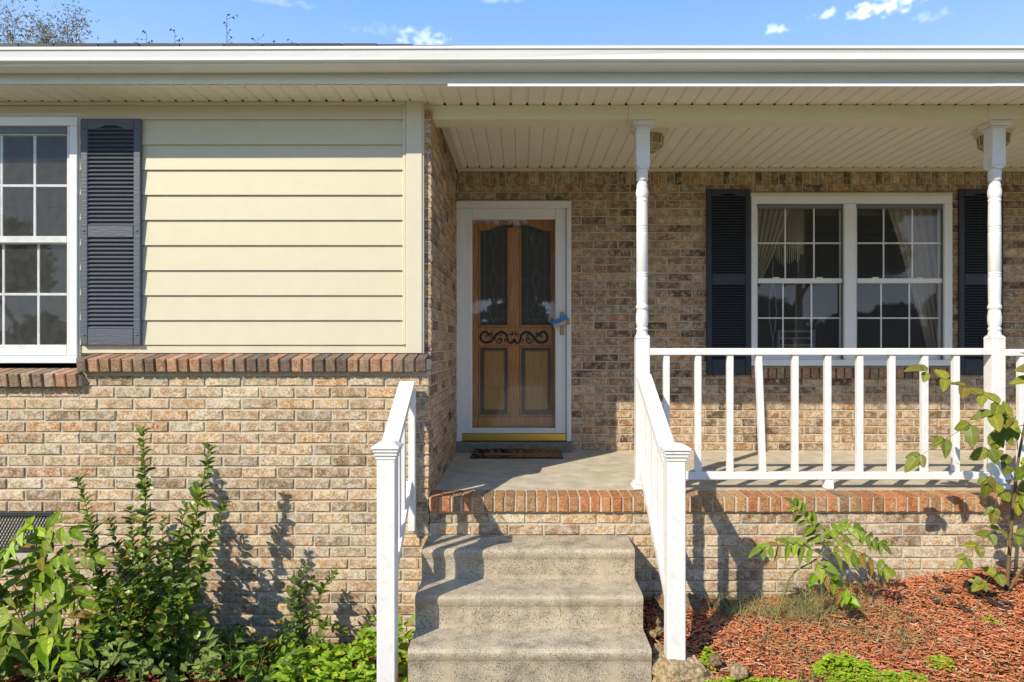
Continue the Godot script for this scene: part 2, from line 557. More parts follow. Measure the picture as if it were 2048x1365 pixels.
# ---------------------------------------------------------------- the scene
func _ready() -> void:
	rng.seed = 20240
	var cam := Camera3D.new()
	cam.name = "camera"
	add_child(cam)
	cam.position = Vector3(0, EYE, 0)
	cam.set_frustum(0.05, Vector2(-22.0, 7.5) / F * 0.05, 0.05, 900.0)
	cam.current = true
	var we := WorldEnvironment.new()
	we.name = "surroundings"
	var e := Environment.new()
	e.background_mode = Environment.BG_SKY
	e.tonemap_mode = Environment.TONE_MAPPER_LINEAR
	e.tonemap_exposure = 1.53
	e.sdfgi_enabled = true
	e.ssao_enabled = true
	e.ssil_enabled = true
	var sky := Sky.new()
	var sm := ProceduralSkyMaterial.new()
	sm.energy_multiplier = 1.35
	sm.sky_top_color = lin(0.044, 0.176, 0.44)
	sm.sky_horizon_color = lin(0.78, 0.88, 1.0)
	sm.sky_curve = 0.165
	sm.ground_bottom_color = lin(0.12, 0.13, 0.07)
	sm.ground_horizon_color = lin(0.35, 0.38, 0.33)
	sm.sun_angle_max = 30.0
	sm.sky_cover = cloud_cover()
	sm.sky_cover_modulate = Color(1, 1, 1, 0.50)
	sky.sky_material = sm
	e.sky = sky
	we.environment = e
	add_child(we)
	var sun := DirectionalLight3D.new()
	sun.name = "sun"
	sun.light_color = Color(1.0, 0.955, 0.87)
	sun.light_energy = 1.11
	sun.light_angular_distance = 0.5
	sun.shadow_enabled = true
	add_child(sun)
	sun.look_at_from_position(Vector3.ZERO, Vector3(0.86, -1.02, -1.0))

	materials()
	setting()
	house = thing("brick_house", "single storey brick house with cream siding, white trim and a front porch", "house", Vector3(0, 0, -D0))
	house_walls()
	house_siding()
	house_eaves()
	house_openings()
	porch()
	things()
	plants()
	far_trees()

func cloud_cover() -> ImageTexture:
	var w := 4096
	var h := 2048
	var im := Image.create(w, h, false, Image.FORMAT_RGBA8)
	im.fill(Color(1, 1, 1, 0))
	var list := [[1765, 16, 62, 17, 0.95], [1650, 27, 30, 9, 0.6], [1553, 60, 26, 11, 0.55], [1862, 32, 30, 9, 0.25], [845, 78, 52, 19, 0.5], [1000, -2, 40, 8, 0.3], [560, 2, 60, 10, 0.18], [760, 60, 60, 12, 0.12], [1700, -70, 120, 30, 0.8], [300, -90, 160, 40, 0.5]]
	var spots := []
	for c in list:
		var dir := Vector3((c[0] - PX) / F, (PY - c[1]) / F, -1.0).normalized()
		spots.append([fposmod(atan2(dir.x, -dir.z) / TAU, 1.0) * w, acos(dir.y) / PI * h, c[2] * 652.0 / F, c[3] * 652.0 / F, c[4]])
	var r2 := RandomNumberGenerator.new()
	r2.seed = 9
	for i in 46:      # the same broken fair-weather cloud all round
		var u := r2.randf()
		var el := r2.randf_range(0.10, 1.0)
		if absf(wrapf(u, -0.5, 0.5)) < 0.14 and el < 0.62:
			continue
		var s := r2.randf_range(20, 110)
		spots.append([u * w, (0.5 - el / PI) * h, s, s * r2.randf_range(0.22, 0.4), r2.randf_range(0.25, 0.9)])
	var f := FastNoiseLite.new()
	f.seed = 77
	f.frequency = 0.035
	f.fractal_octaves = 5
	for s in spots:
		var rx: float = s[2] * 1.5
		var ry: float = s[3] * 1.6
		for y in range(int(s[1] - ry), int(s[1] + ry) + 1):
			for x in range(int(s[0] - rx), int(s[0] + rx) + 1):
				var px: float = (x - s[0]) / s[2]
				var py: float = (y - s[1]) / s[3]
				if py > 0.3:
					py = 0.3 + (py - 0.3) * 1.7
				var k := 1.0 - (px * px + py * py) + 1.7 * f.get_noise_2d(x * 2.2, y * 3.6)
				var al: float = smoothst(-0.15, 1.5, k) * s[4]
				if al > 0.01 and y >= 0 and y < h:
					var xx := posmod(x, w)
					var old := im.get_pixel(xx, y).a
					im.set_pixel(xx, y, Color(1.0, 0.93 - 0.05 * py, 0.86, maxf(old, al)))
	return ImageTexture.create_from_image(im)

# ---------------------------------------------------------------- setting
func ground_y(x: float, z: float) -> float:
	var d := -z
	var f := smoothst(2.7, 3.95, d)
	var right := 0.02 + f * (0.13 + 0.11 * smoothst(1.0, 2.7, x)) + 0.05 * smoothst(1.0, 3.0, x) * smoothst(2.6, 3.2, d)
	var left := -0.06 - 0.05 * f
	var y := lerpf(left, right, smoothst(0.45, 0.75, x))
	y += 0.018 * sin(x * 5.1 + z * 3.0) * sin(z * 7.7 - x * 2.0) * smoothst(1.5, 2.8, d)
	return y if d < 12.0 and d > -40 else lerpf(y, 0.0, 0.5)

func setting() -> void:
	var xs: Array[float] = [-400, -120, -40, -15, -9, -6]
	var zs: Array[float] = [400, 150, 60, 30, 12, 6, 3, 1, 0, -1, -1.6, -2.1]
	for i in 130:
		xs.append(-4.6 + i * 0.075)
	xs.append_array([6.5, 9.0, 15.0, 40.0, 120.0, 400.0])
	for i in 34:
		zs.append(-2.5 - i * 0.05)
	zs.append_array([-6.0, -9.0, -14.0, -30.0, -80.0, -400.0])
	var mb := MB.new()
	var f := FastNoiseLite.new()
	f.seed = 3
	f.frequency = 0.8
	var colour := func(x: float, z: float) -> Color:
		var t := f.get_noise_2d(x, z) * 0.5 + 0.5
		if z < -2.85 and z > -4.5:
			return Color(0.09, 0.040, 0.020).lerp(Color(0.22, 0.085, 0.042), t)
		return Color(0.29, 0.275, 0.095).lerp(Color(0.40, 0.35, 0.16), t)
	for i in xs.size() - 1:
		for j in zs.size() - 1:
			var p := []
			for q in [[i, j], [i + 1, j], [i + 1, j + 1], [i, j + 1]]:
				var x: float = xs[q[0]]
				var z: float = zs[q[1]]
				p.append(Vector3(x, ground_y(x, z), z))
			mb.col = colour.call((xs[i] + xs[i + 1]) * 0.5, (zs[j] + zs[j + 1]) * 0.5)
			mb.quad(p[0], p[1], p[2], p[3], Vector3.UP)
	struct("ground", mb, M.ground)
	mb = MB.new()
	mb.box(Vector3(-200, -0.02, 15), Vector3(200, 0.045, 21.5), 0.01)
	struct("street", mb, M.asphalt)
	mb = MB.new()
	mb.box(Vector3(-0.62, -0.1, -2.2), Vector3(0.70, 0.035, 15), 0.01)
	struct("added_bounce_walk", mb, M.concrete)  # added pale walk, out of view, bounces sunlight up to eaves and porch

# ---------------------------------------------------------------- bricks
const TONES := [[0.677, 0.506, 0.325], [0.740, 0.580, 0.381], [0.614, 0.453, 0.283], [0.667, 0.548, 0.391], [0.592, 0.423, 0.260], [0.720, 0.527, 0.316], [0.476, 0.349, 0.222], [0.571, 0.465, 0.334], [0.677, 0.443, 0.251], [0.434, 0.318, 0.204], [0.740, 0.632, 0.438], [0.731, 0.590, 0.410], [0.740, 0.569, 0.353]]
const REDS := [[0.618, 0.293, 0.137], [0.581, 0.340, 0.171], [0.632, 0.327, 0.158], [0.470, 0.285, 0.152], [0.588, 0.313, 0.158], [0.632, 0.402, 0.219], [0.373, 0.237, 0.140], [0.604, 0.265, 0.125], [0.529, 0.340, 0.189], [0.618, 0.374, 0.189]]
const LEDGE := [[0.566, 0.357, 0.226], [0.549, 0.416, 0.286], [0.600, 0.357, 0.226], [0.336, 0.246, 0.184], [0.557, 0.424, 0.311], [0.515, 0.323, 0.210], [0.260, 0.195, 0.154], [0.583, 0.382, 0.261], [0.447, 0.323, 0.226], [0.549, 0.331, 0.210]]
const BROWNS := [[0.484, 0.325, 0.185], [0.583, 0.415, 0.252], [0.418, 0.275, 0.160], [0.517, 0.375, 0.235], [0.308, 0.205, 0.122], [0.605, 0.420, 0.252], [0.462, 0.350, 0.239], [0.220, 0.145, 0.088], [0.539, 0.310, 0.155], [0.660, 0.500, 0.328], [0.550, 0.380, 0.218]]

func tone(set_: Array, dark := 0.0) -> Color:
	var k: Array = set_[rng.randi() % set_.size()]
	var s := rnd(0.86, 1.12) * (1.0 - dark)
	return Color(k[0] * s, k[1] * s, k[2] * s)

func brick(mb: MB, t: Transform3D, l: float, h: float, depth: float, c: Color) -> void:
	# local: x along, y up, z out of the wall; the face stands at z = 0, its rim a little back and uneven
	var j := func(x: float, y: float, z: float, a: float) -> Vector3: return t * (Vector3(x, y, z) + Vector3(rnd(-a, a), rnd(-a, a), rnd(-a, a) * 0.7))
	var hl := l * 0.5
	var hh := h * 0.5
	var rim := [j.call(-hl, -hh, -0.004, 0.0018), j.call(hl, -hh, -0.004, 0.0018), j.call(hl, hh, -0.004, 0.0018), j.call(-hl, hh, -0.004, 0.0018)]
	var back := [t * Vector3(-hl, -hh, -depth), t * Vector3(hl, -hh, -depth), t * Vector3(hl, hh, -depth), t * Vector3(-hl, hh, -depth)]
	var b := 0.0045
	var face := []
	var nx := 3 if l > 0.12 else 2
	for r in 2:
		var row := []
		for i in nx + 1:
			row.append(j.call(lerpf(-hl + b, hl - b, float(i) / nx), -hh + b if r == 0 else hh - b, 0.0, 0.0016))
		face.append(row)
	var ex := t.basis.x
	var ey := t.basis.y
	var ez := t.basis.z
	mb.col = c
	for i in nx:
		mb.col = c * rnd(0.92, 1.08)
		mb.quad(face[0][i], face[0][i + 1], face[1][i + 1], face[1][i], ez)
	mb.col = c * 0.95
	mb.quad(rim[0], rim[1], face[0][nx], face[0][0], ez - ey)
	mb.quad(rim[3], rim[2], face[1][nx], face[1][0], ez + ey)
	mb.quad(rim[0], rim[3], face[1][0], face[0][0], ez - ex)
	mb.quad(rim[1], rim[2], face[1][nx], face[0][nx], ez + ex)
	for i in 4:
		var k := (i + 1) % 4
		mb.quad(rim[i], rim[k], back[k], back[i], [-ey, ex, ey, -ex][i])

# Courses of running bond on a wall. `t` carries wall coordinates (u along, v up, w out). Holes are [u0, v0, u1, v1].
# Returns the bricks as [transform, length]
func bond(t: Transform3D, u0: float, u1: float, v_top: float, courses: int, pitch: Vector2, start: float, holes: Array) -> Array:
	var out := []
	for k in courses:
		var y1 := v_top - k * pitch.y
		var h := pitch.y - 0.0105
		var yc := y1 - h * 0.5
		var u := u0 - pitch.x * 2.0 + fposmod(start + (pitch.x * 0.5 if k % 2 == 1 else 0.0) - u0, pitch.x) + rnd(-0.006, 0.006)
		while u < u1:
			var len_ := pitch.x - 0.0105 + rnd(-0.003, 0.003)
			var spans := [[maxf(u, u0), minf(u + len_, u1)]]
			for q in holes:
				if yc < q[1] or yc > q[3]:
					continue
				var next := []
				for s in spans:
					if s[1] <= q[0] or s[0] >= q[2]:
						next.append(s)
					else:
						next.append([s[0], q[0] - 0.004])
						next.append([q[2] + 0.004, s[1]])
				spans = next
			for s in spans:
				if s[1] - s[0] > 0.03:
					out.append([t * Transform3D(Basis(Vector3.BACK, rnd(-0.006, 0.006)), Vector3((s[0] + s[1]) * 0.5, yc + rnd(-0.0012, 0.0012), rnd(-0.002, 0.002))), s[1] - s[0], h])
			u += pitch.x
	return out

func lay(wall: Node3D, list: Array, singles: int, set_: Array, seen: Callable) -> void:   # the first bricks that show get a mesh each, the rest share one
	var rest := MB.new()
	var left := singles
	for b in list:
		var pos: Vector3 = b[0].origin
		if left > 0 and seen.call(pos):
			left -= 1
			var one := MB.new()
			brick(one, b[0], b[1], b[2], 0.05, tone(set_))
			add(wall, "brick", one, M.brick)
		else:
			brick(rest, b[0], b[1], b[2], 0.05, tone(set_))
	if rest.v.size():
		stuff(add(wall, "brick_courses", rest, M.brick))

func row_of_headers(parent: Node3D, x0: float, x1: float, y_top: float, d_front: float, width: float, h: float, deep: float, tilt: float, set_: Array, called := "sill_brick") -> void:
	var n := int(round((x1 - x0) / width))
	var w := (x1 - x0) / n
	for i in n:
		var one := MB.new()
		var t := Transform3D(Basis(Vector3.RIGHT, tilt) * Basis(Vector3.BACK, rnd(-0.015, 0.015)), Vector3(x0 + (i + 0.5) * w, y_top - h * 0.5, -d_front + rnd(-0.003, 0.003)))
		brick(one, t, w - 0.010 + rnd(-0.002, 0.001), h, deep, tone(set_))
		add(parent, called, one, M.brick_red)

func house_walls() -> void:
	var upright := Transform3D(Basis.IDENTITY, Vector3(0, 0, -D0))
	# front wall, left of the steps. Mortar bed first, bricks 7 mm proud of it
	var mb := MB.new()
	var sill_l := EYE - 0.245
	mb.box(Vector3(-7.0, -0.4, -D0 - 0.10), Vector3(sx(157, D0), sill_l, -D0 - 0.0075), 0.002)
	mb.box(Vector3(sx(157, D0) + 0.001, -0.4, -D0 - 0.101), Vector3(WX - 0.008, EYE - 0.155, -D0 - 0.008), 0.002)
	var wall := add(house, "brick_wall", mb, M.mortar)
	var vent := [sx(-60, D0), sy(1107, D0), sx(104, D0), sy(1025, D0)]
	var bricks := bond(upright, -4.6, WX, EYE - 0.1853, 26, Vector2(0.2116, 0.0673), sx(195, D0), [vent, [-9.0, EYE - 0.25, sx(155, D0), EYE]])
	lay(wall, bricks, 230, TONES, func(p: Vector3) -> bool: return p.x > -3.12 and p.y > -0.1)
	mb = MB.new()
	mb.box(Vector3(sx(152, 3.97), EYE - 0.150, -4.16), Vector3(WX - 0.004, EYE - 0.086, -3.985), 0.002)
	var sill := add(house, "brick_ledge", mb, M.mortar)
	row_of_headers(sill, sx(152, 3.97), sx(853, 3.97), EYE - 0.0813, 3.965, 0.0667, 0.079, 0.17, 0.16, LEDGE)
	mb = MB.new()
	mb.box(Vector3(-4.6, EYE - 0.24, -4.16), Vector3(sx(155, 3.97), EYE - 0.174, -3.985), 0.002)
	var sill2 := add(house, "window_ledge", mb, M.mortar)
	row_of_headers(sill2, -3.6, sx(155, 3.97), EYE - 0.168, 3.965, 0.0667, 0.080, 0.17, 0.16, LEDGE)
	# porch side wall, facing +x
	mb = MB.new()
	mb.box(Vector3(WX - 0.12, FLOOR - 0.5, -DB), Vector3(WX - 0.0075, EYE - 0.155, -D0 - 0.012), 0.002)
	mb.box(Vector3(WX - 0.12, EYE - 0.154, -DB), Vector3(WX - 0.0077, SOFFIT + 0.12, -DS - 0.012), 0.002)
	wall = add(house, "side_wall", mb, M.mortar)
	var side := Transform3D(Basis(Vector3(0, 0, -1), Vector3.UP, Vector3.RIGHT), Vector3(WX, 0, 0))
	var list := bond(side, D0 + 0.004, DB, EYE - 0.1853, 18, Vector2(0.2116, 0.0673), D0 + 0.1, [])
	list.append_array(bond(side, DS + 0.01, DB, EYE - 0.1853 + 0.0673 * 24, 24, Vector2(0.2116, 0.0673), D0 + 0.1, []))
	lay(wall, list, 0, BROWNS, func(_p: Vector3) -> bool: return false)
	mb = MB.new()
	mb.box(Vector3(WX - 0.02, EYE - 0.56, -5.165), Vector3(WX + 0.004, EYE - 0.475, -5.115), 0.003)
	add(house, "junction_box", mb, M.black)
	mb = MB.new()      # the ends of that veneer, seen beside the corner trim
	for k in 24:
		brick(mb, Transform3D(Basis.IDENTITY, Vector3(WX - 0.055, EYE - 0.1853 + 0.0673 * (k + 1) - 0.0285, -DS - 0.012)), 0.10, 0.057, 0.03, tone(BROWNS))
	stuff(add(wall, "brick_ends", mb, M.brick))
	# porch back wall with door and window openings
	var door := [sx(912, DB), FLOOR - 0.1, sx(1142.5, DB), sy(403, DB)]
	var win := [sx(1503, DB), sy(733, DB), sx(1906, DB), sy(390, DB)]
	mb = MB.new()
	var zb := -DB - 0.0072
	var lo := FLOOR - 0.3
	var hi := SOFFIT + 0.12
	for q in [[WX, door[3], door[2], hi], [door[2], lo, win[0], hi], [win[0], lo, win[2], win[1]], [win[0], win[3], win[2], hi], [win[2], lo, 7.0, hi]]:
		mb.box(Vector3(q[0], q[1], zb - 0.10), Vector3(q[2], q[3], zb), 0.0005)
	wall = add(house, "porch_back_wall", mb, M.mortar)
	var back := Transform3D(Basis.IDENTITY, Vector3(0, 0, -DB))
	var p := 0.0675
	var top := FLOOR + 33 * p
	list = bond(back, WX + 0.004, 6.2, top, 33, Vector2(0.206, p), sx(1165, DB), [door, [win[0], win[1] - 0.09, win[2], win[3]]])
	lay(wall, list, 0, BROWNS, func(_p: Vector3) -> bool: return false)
	mb = MB.new()      # soldier course under the ceiling
	var x := WX + 0.01
	while x < 6.2:
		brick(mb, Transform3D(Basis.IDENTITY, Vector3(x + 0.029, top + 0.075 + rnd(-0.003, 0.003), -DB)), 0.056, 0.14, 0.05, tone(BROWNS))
		x += 0.0672
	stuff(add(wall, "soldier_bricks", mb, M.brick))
	row_of_headers(wall, win[0] - 0.01, win[2] + 0.01, win[1] - 0.012, DB - 0.022, 0.072, 0.088, 0.08, 0.0, LEDGE)
	# porch front wall with its rowlock edge
	mb = MB.new()
	mb.box(Vector3(WX + 0.003, -0.4, -D0 - 0.10), Vector3(7.0, FLOOR - 0.092, -D0 - 0.0075), 0.002)
	wall = add(house, "porch_front_wall", mb, M.mortar)
	list = bond(upright, WX + 0.004, 5.0, FLOOR - 0.103, 13, Vector2(0.2116, 0.0673), 0.02, [])
	lay(wall, list, 95, TONES, func(q: Vector3) -> bool: return q.x < 3.1 and q.y > 0.16 and (q.x > 0.6 or q.y > EYE - 1.15))
	mb = MB.new()
	mb.box(Vector3(WX + 0.003, FLOOR - 0.091, -D0 - 0.175), Vector3(7.0, FLOOR - 0.006, -D0 + 0.014), 0.002)
	var edge := add(house, "porch_edge", mb, M.mortar)
	row_of_headers(edge, WX + 0.004, 0.645, FLOOR, D0 - 0.022, 0.0645, 0.088, 0.19, 0.0, REDS, "edge_brick")
	row_of_headers(edge, 0.645, 5.0, FLOOR - 0.001, D0 - 0.020, 0.0673, 0.088, 0.19, 0.0, REDS, "edge_brick")
	# the rest of the shell: rooms behind, closed walls all round
	mb = MB.new()
	mb.box(Vector3(-7.0, -0.4, -11.4), Vector3(-6.9, SOFFIT, -D0 - 0.11), 0.001)
	mb.box(Vector3(7.0, -0.4, -11.4), Vector3(7.1, SOFFIT, -DB), 0.001)
	mb.box(Vector3(-6.89, -0.4, -11.4), Vector3(6.99, SOFFIT, -11.3), 0.001)
	add(house, "outer_wall", mb, M.mortar)
	mb = MB.new()
	mb.box(Vector3(-6.85, FLOOR - 0.05, -7.8), Vector3(-0.70, FLOOR - 0.001, -DS - 0.11), 0.001)
	mb.box(Vector3(-0.69, FLOOR - 0.05, -9.6), Vector3(6.95, FLOOR - 0.001, -DB - 0.11), 0.001)
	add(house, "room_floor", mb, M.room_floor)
	mb = MB.new()
	for q in [[-6.85, -7.9, -0.70, -7.8], [-0.69, -9.7, 6.95, -9.6], [-0.695, -9.6, -0.68, -DB - 0.109], [0.75, -9.6, 0.85, -DB - 0.109]]:
		mb.box(Vector3(q[0], FLOOR, q[1]), Vector3(q[2], SOFFIT + 0.10, q[3]), 0.001)
	mb.box(Vector3(-6.89, SOFFIT + 0.101, -11.29), Vector3(6.99, SOFFIT + 0.121, -DS - 0.02), 0.001)
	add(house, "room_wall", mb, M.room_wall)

# ---------------------------------------------------------------- siding, eaves
func house_siding() -> void:
	# sheathing behind the boards, with the window opening
	var wl := [sx(-92, 4.11), sy(727, 4.11), sx(152, 4.11), sy(233, 4.11)]
	var mb := MB.new()
	for q in [[-6.9, EYE - 0.16, wl[0], SOFFIT], [wl[0], wl[3], wl[2], SOFFIT], [wl[2], EYE - 0.06, WX - 0.125, SOFFIT]]:
		mb.box(Vector3(q[0], q[1], -DS - 0.10), Vector3(q[2], q[3], -DS - 0.014), 0.001)
	var wall := add(house, "siding", mb, M.siding)
	var rows := [708.0, 690.0, 640.7, 591.0, 541.0, 491.0, 440.6, 390.6, 340.4, 290.2, 240.0, 205.0]
	for i in range(1, rows.size() - 1):
		var y0 := sy(rows[i], DS)
		var y1 := sy(rows[i + 1], DS)
		var one := MB.new()
		var prof := PackedVector2Array([Vector2(0.0, y0), Vector2(0.013, y0), Vector2(0.0125, y0 + 0.006), Vector2(0.001, y1 - 0.001), Vector2(-0.006, y1 + 0.004), Vector2(-0.006, y0 + 0.002)])
		one.extrude(prof, Vector3(0, 0, -DS), Vector3.BACK, Vector3.UP, Vector3.RIGHT, sx(159, DS), sx(807, DS))
		add(wall, "siding_board", one, M.siding)
		if y1 < wl[3]:
			one = MB.new()
			one.extrude(prof, Vector3(0, 0, -DS), Vector3.BACK, Vector3.UP, Vector3.RIGHT, -6.8, wl[0] - 0.03)
			add(wall, "siding_board", one, M.siding)
	var one2 := MB.new()
	one2.box(Vector3(sx(159, DS), sy(707, DS), -DS - 0.01), Vector3(sx(812, DS), sy(690.5, DS), -DS + 0.004), 0.002)
	add(wall, "starter_strip", one2, M.cream_trim)
	one2 = MB.new()
	one2.box(Vector3(-6.8, sy(232, DS), -DS - 0.01), Vector3(sx(807, DS), sy(212, DS), -DS + 0.003), 0.002)
	add(wall, "frieze_board", one2, M.siding)
	one2 = MB.new()
	one2.box(Vector3(sx(806, DS), sy(690, DS), -DS - 0.01), Vector3(sx(812.5, DS), sy(212, DS), -DS + 0.018), 0.002)
	add(wall, "channel_strip", one2, M.cream_trim)
	one2 = MB.new()      # corner post: front leg, side leg
	one2.box(Vector3(sx(813, DS), sy(707.5, DS), -DS - 0.02), Vector3(sx(845.5, DS), sy(203, DS), -DS + 0.026), 0.004)
	one2.box(Vector3(sx(845.6, DS), sy(707.5, DS), -DS - 0.04), Vector3(sx(848.5, DS), sy(203, DS), -DS + 0.018), 0.002)
	add(house, "corner_trim", one2, M.cream_trim)
	one2 = MB.new()
	one2.box(Vector3(-6.8, sy(212, DS) + 0.001, -DS - 0.01), Vector3(sx(812, DS), SOFFIT - 0.001, -DS + 0.022), 0.002)
	add(house, "soffit_moulding", one2, M.cream_trim)

func grooved_panels(parent: Node3D, called: String, x0: float, x1: float, z0: float, z1: float, y: float, pitch: float, mats: Material) -> void:   # three boards to a panel, a V groove between boards
	var x := x0
	while x < x1:
		var pts := PackedVector3Array()
		for i in 3:
			var a := x + i * pitch
			pts.append(Vector3(a, y + 0.013, z0)); pts.append(Vector3(a + 0.004, y + 0.012, z0)); pts.append(Vector3(a + 0.012, y, z0)); pts.append(Vector3(a + pitch - 0.008, y, z0)); pts.append(Vector3(a + pitch, y + 0.013, z0))
		var one := MB.new()
		one.strip(pts, Vector3(0, 0, z1 - z0), Vector3.DOWN, 0.002)
		add(parent, called, one, mats)
		x += pitch * 3.0

func house_eaves() -> void:
	var mb := MB.new()
	mb.box(Vector3(-7.0, SOFFIT + 0.018, -DS - 0.05), Vector3(7.0, SOFFIT + 0.03, -3.852), 0.001)
	var soffit := add(house, "soffit", mb, M.soffit)
	grooved_panels(soffit, "soffit_panel", sx(22, DS) - 3 * 0.1007 * 8, 7.0, -DS - 0.06, -3.851, SOFFIT, 0.1007, M.soffit)
	mb = MB.new()       # solid black strips standing in for the shade at the groove ends
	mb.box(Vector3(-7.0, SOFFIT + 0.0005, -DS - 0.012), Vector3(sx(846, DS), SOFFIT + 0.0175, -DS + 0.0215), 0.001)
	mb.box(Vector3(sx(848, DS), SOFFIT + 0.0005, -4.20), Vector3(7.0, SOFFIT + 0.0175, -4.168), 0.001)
	add(soffit, "gap_shade_strip", mb, M.black)
	# fascia in three lengths, the right ones with a bent lip at the foot
	var cuts := [[-200.0, 897.0, 0.0, 170.0], [897.0, 1976.0, 0.003, 172.0], [1976.0, 2500.0, 0.001, 173.5]]
	for i in 3:
		var k: Array = cuts[i]
		mb = MB.new()
		var x0 := -7.0 if i == 0 else sx(k[0], 3.85)
		var x1 := 7.0 if i == 2 else sx(k[1], 3.85)
		mb.box(Vector3(x0, sy(k[3], 3.85) + 0.004, -3.869), Vector3(x1, EYE + 1.63, -3.85 + k[2]), 0.001)
		if i > 0:
			mb.extrude(PackedVector2Array([Vector2(-3.802, EYE + 1.441), Vector2(-3.802, EYE + 1.456), Vector2(-3.848, EYE + 1.4705), Vector2(-3.848, EYE + 1.453)]), Vector3(0, 0.0015 if i == 2 else 0.0, 0), Vector3.BACK, Vector3.UP, Vector3.RIGHT, x0, x1)
		add(house, "fascia", mb, M.aluminium)
	mb = MB.new()       # nail heads
	for c in [155.0, 363.0, 570.0, 772.0, 905.0, 1083.0, 1223.0, 1379.0, 1565.0, 1749.0, 1987.0]:
		mb.lathe(PackedVector2Array([Vector2(0.004, 0), Vector2(0.003, 0.002), Vector2(0, 0.0022)]), Vector3(sx(c, 3.85), sy(157, 3.85), -3.848), 6)
	stuff(add(house, "nail_heads", mb, M.screen_grey))
	# gutter: (distance, height) section, tilted a little along its run
	mb = MB.new()
	var sec := [Vector2(3.832, 1.600), Vector2(3.832, 1.531), Vector2(3.742, 1.531), Vector2(3.735, 1.535), Vector2(3.735, 1.5455), Vector2(3.716, 1.548), Vector2(3.711, 1.5525), Vector2(3.711, 1.590), Vector2(3.706, 1.601), Vector2(3.699, 1.607), Vector2(3.699, 1.621), Vector2(3.703, 1.6235), Vector2(3.712, 1.621), Vector2(3.712, 1.609), Vector2(3.7135, 1.609), Vector2(3.714, 1.591), Vector2(3.7145, 1.564), Vector2(3.738, 1.548), Vector2(3.738, 1.534), Vector2(3.829, 1.534), Vector2(3.829, 1.600)]
	var xs := [-7.0, -2.85, -2.0, -1.3, -0.9, -0.5, -0.2, 0.1, 0.4, 0.8, 1.2, 7.0]
	for i in xs.size() - 1:
		for k in sec.size():
			var a: Vector2 = sec[k]
			var b: Vector2 = sec[(k + 1) % sec.size()]
			var q := []
			for w in [[a, i], [b, i], [b, i + 1], [a, i + 1]]:
				var x: float = xs[w[1]]
				var face: float = 1.570 - 0.012 * exp(-pow((x + 0.35) / 0.5, 2.0)) + 0.017 * smoothst(-0.2, 1.1, x)
				var r := 0.008 * smoothst(-3.2, 0.8, x) - 0.006
				var hh: float = face if is_equal_approx(w[0].y, 1.590) else (face - 0.001 if is_equal_approx(w[0].y, 1.591) else w[0].y)
				q.append(Vector3(x, EYE + hh + r, -w[0].x))
			var dv := b - a
			mb.quad(q[0], q[1], q[2], q[3], Vector3(0, dv.x, dv.y))
	add(house, "gutter", mb, M.aluminium)
	# roof deck and shingles
	mb = MB.new()
	var slope := Vector3(0, 0.3333, -1.0)
	var eave := Vector3(0, EYE + 1.628, -3.80)
	for s in [0, 1]:
		var a := eave + Vector3(-7.2, 0, 0)
		var b := eave + Vector3(7.2, 0, 0)
		var ridge := slope * 3.9
		if s == 0:
			mb.quad(a, b, b + ridge, a + ridge, Vector3.UP)
			mb.quad(a - Vector3(0, 0.02, 0), b - Vector3(0, 0.02, 0), b + ridge - Vector3(0, 0.02, 0), a + ridge - Vector3(0, 0.02, 0), Vector3.DOWN)
		else:
			mb.quad(a + ridge, b + ridge, b + ridge + Vector3(0, -1.3, -3.9), a + ridge + Vector3(0, -1.3, -3.9), Vector3.UP)
	for gx in [-7.0, 7.0]:
		mb.flat(eave + Vector3(gx, -0.2, -0.3), eave + Vector3(gx, 1.3, -3.9), eave + Vector3(gx, -0.2, -7.8), Vector3(gx, 0, 0))
	mb.col = Color(0.06, 0.06, 0.062)
	var roof := add(house, "roof", mb, M.shingle)
	var rest := MB.new()
	for row in 28:
		var x := -6.8 - (row % 3) * 0.09
		while x < 6.8:
			var w := rnd(0.19, 0.26)
			var u := row * 0.14
			var lift := 0.047 - 0.030 * smoothst(-1.1, 0.15, x) if row == 0 else 0.012
			var base := eave + slope * (u - (0.05 if row == 0 else 0.0)) + Vector3(x, lift, 0)
			var g := rnd(0.15, 0.28)
			var one := MB.new()
			var dst := one if row == 0 and x > -3.2 and x < 3.5 else rest
			dst.col = Color(g, g * 0.98, g * 0.95)
			var p := [base, base + Vector3(w - 0.012, 0, 0), base + Vector3(w - 0.020, 0, 0) + slope * 0.2, base + Vector3(0.008, 0, 0) + slope * 0.2]
			var dn := Vector3(0, -0.022 if row == 0 else -0.008, 0.0)
			dst.quad(p[0], p[1], p[2], p[3], Vector3.UP)
			dst.quad(p[0], p[1], p[1] + dn + Vector3(0.006, 0, 0), p[0] + dn - Vector3(0.004, 0, 0), Vector3.BACK)
			dst.quad(p[0], p[3], p[3] + dn, p[0] + dn, Vector3.LEFT)
			dst.quad(p[1], p[2], p[2] + dn, p[1] + dn, Vector3.RIGHT)
			if dst == one:
				add(roof, "shingle", one, M.shingle)
			x += w
	stuff(add(roof, "shingle_courses", rest, M.shingle))
	# porch beam: three wrapped lengths and its underside
	var segs := [[848.0, 1257.0, 213.0, 240.0, 0.0], [1257.0, 1809.0, 214.5, 241.0, 0.003], [1809.0, 1977.0, 215.5, 243.0, 0.001], [1977.0, 2600.0, 215.0, 243.0, 0.003]]
	for k in segs:
		mb = MB.new()
		mb.box(Vector3(sx(k[0], 4.17), EYE + 1.3785, -4.33), Vector3(sx(k[1], 4.17) - 0.0015, SOFFIT - 0.002, -4.17 + k[4]), 0.0015)
		add(house, "beam_wrap", mb, M.beam)
	mb = MB.new()
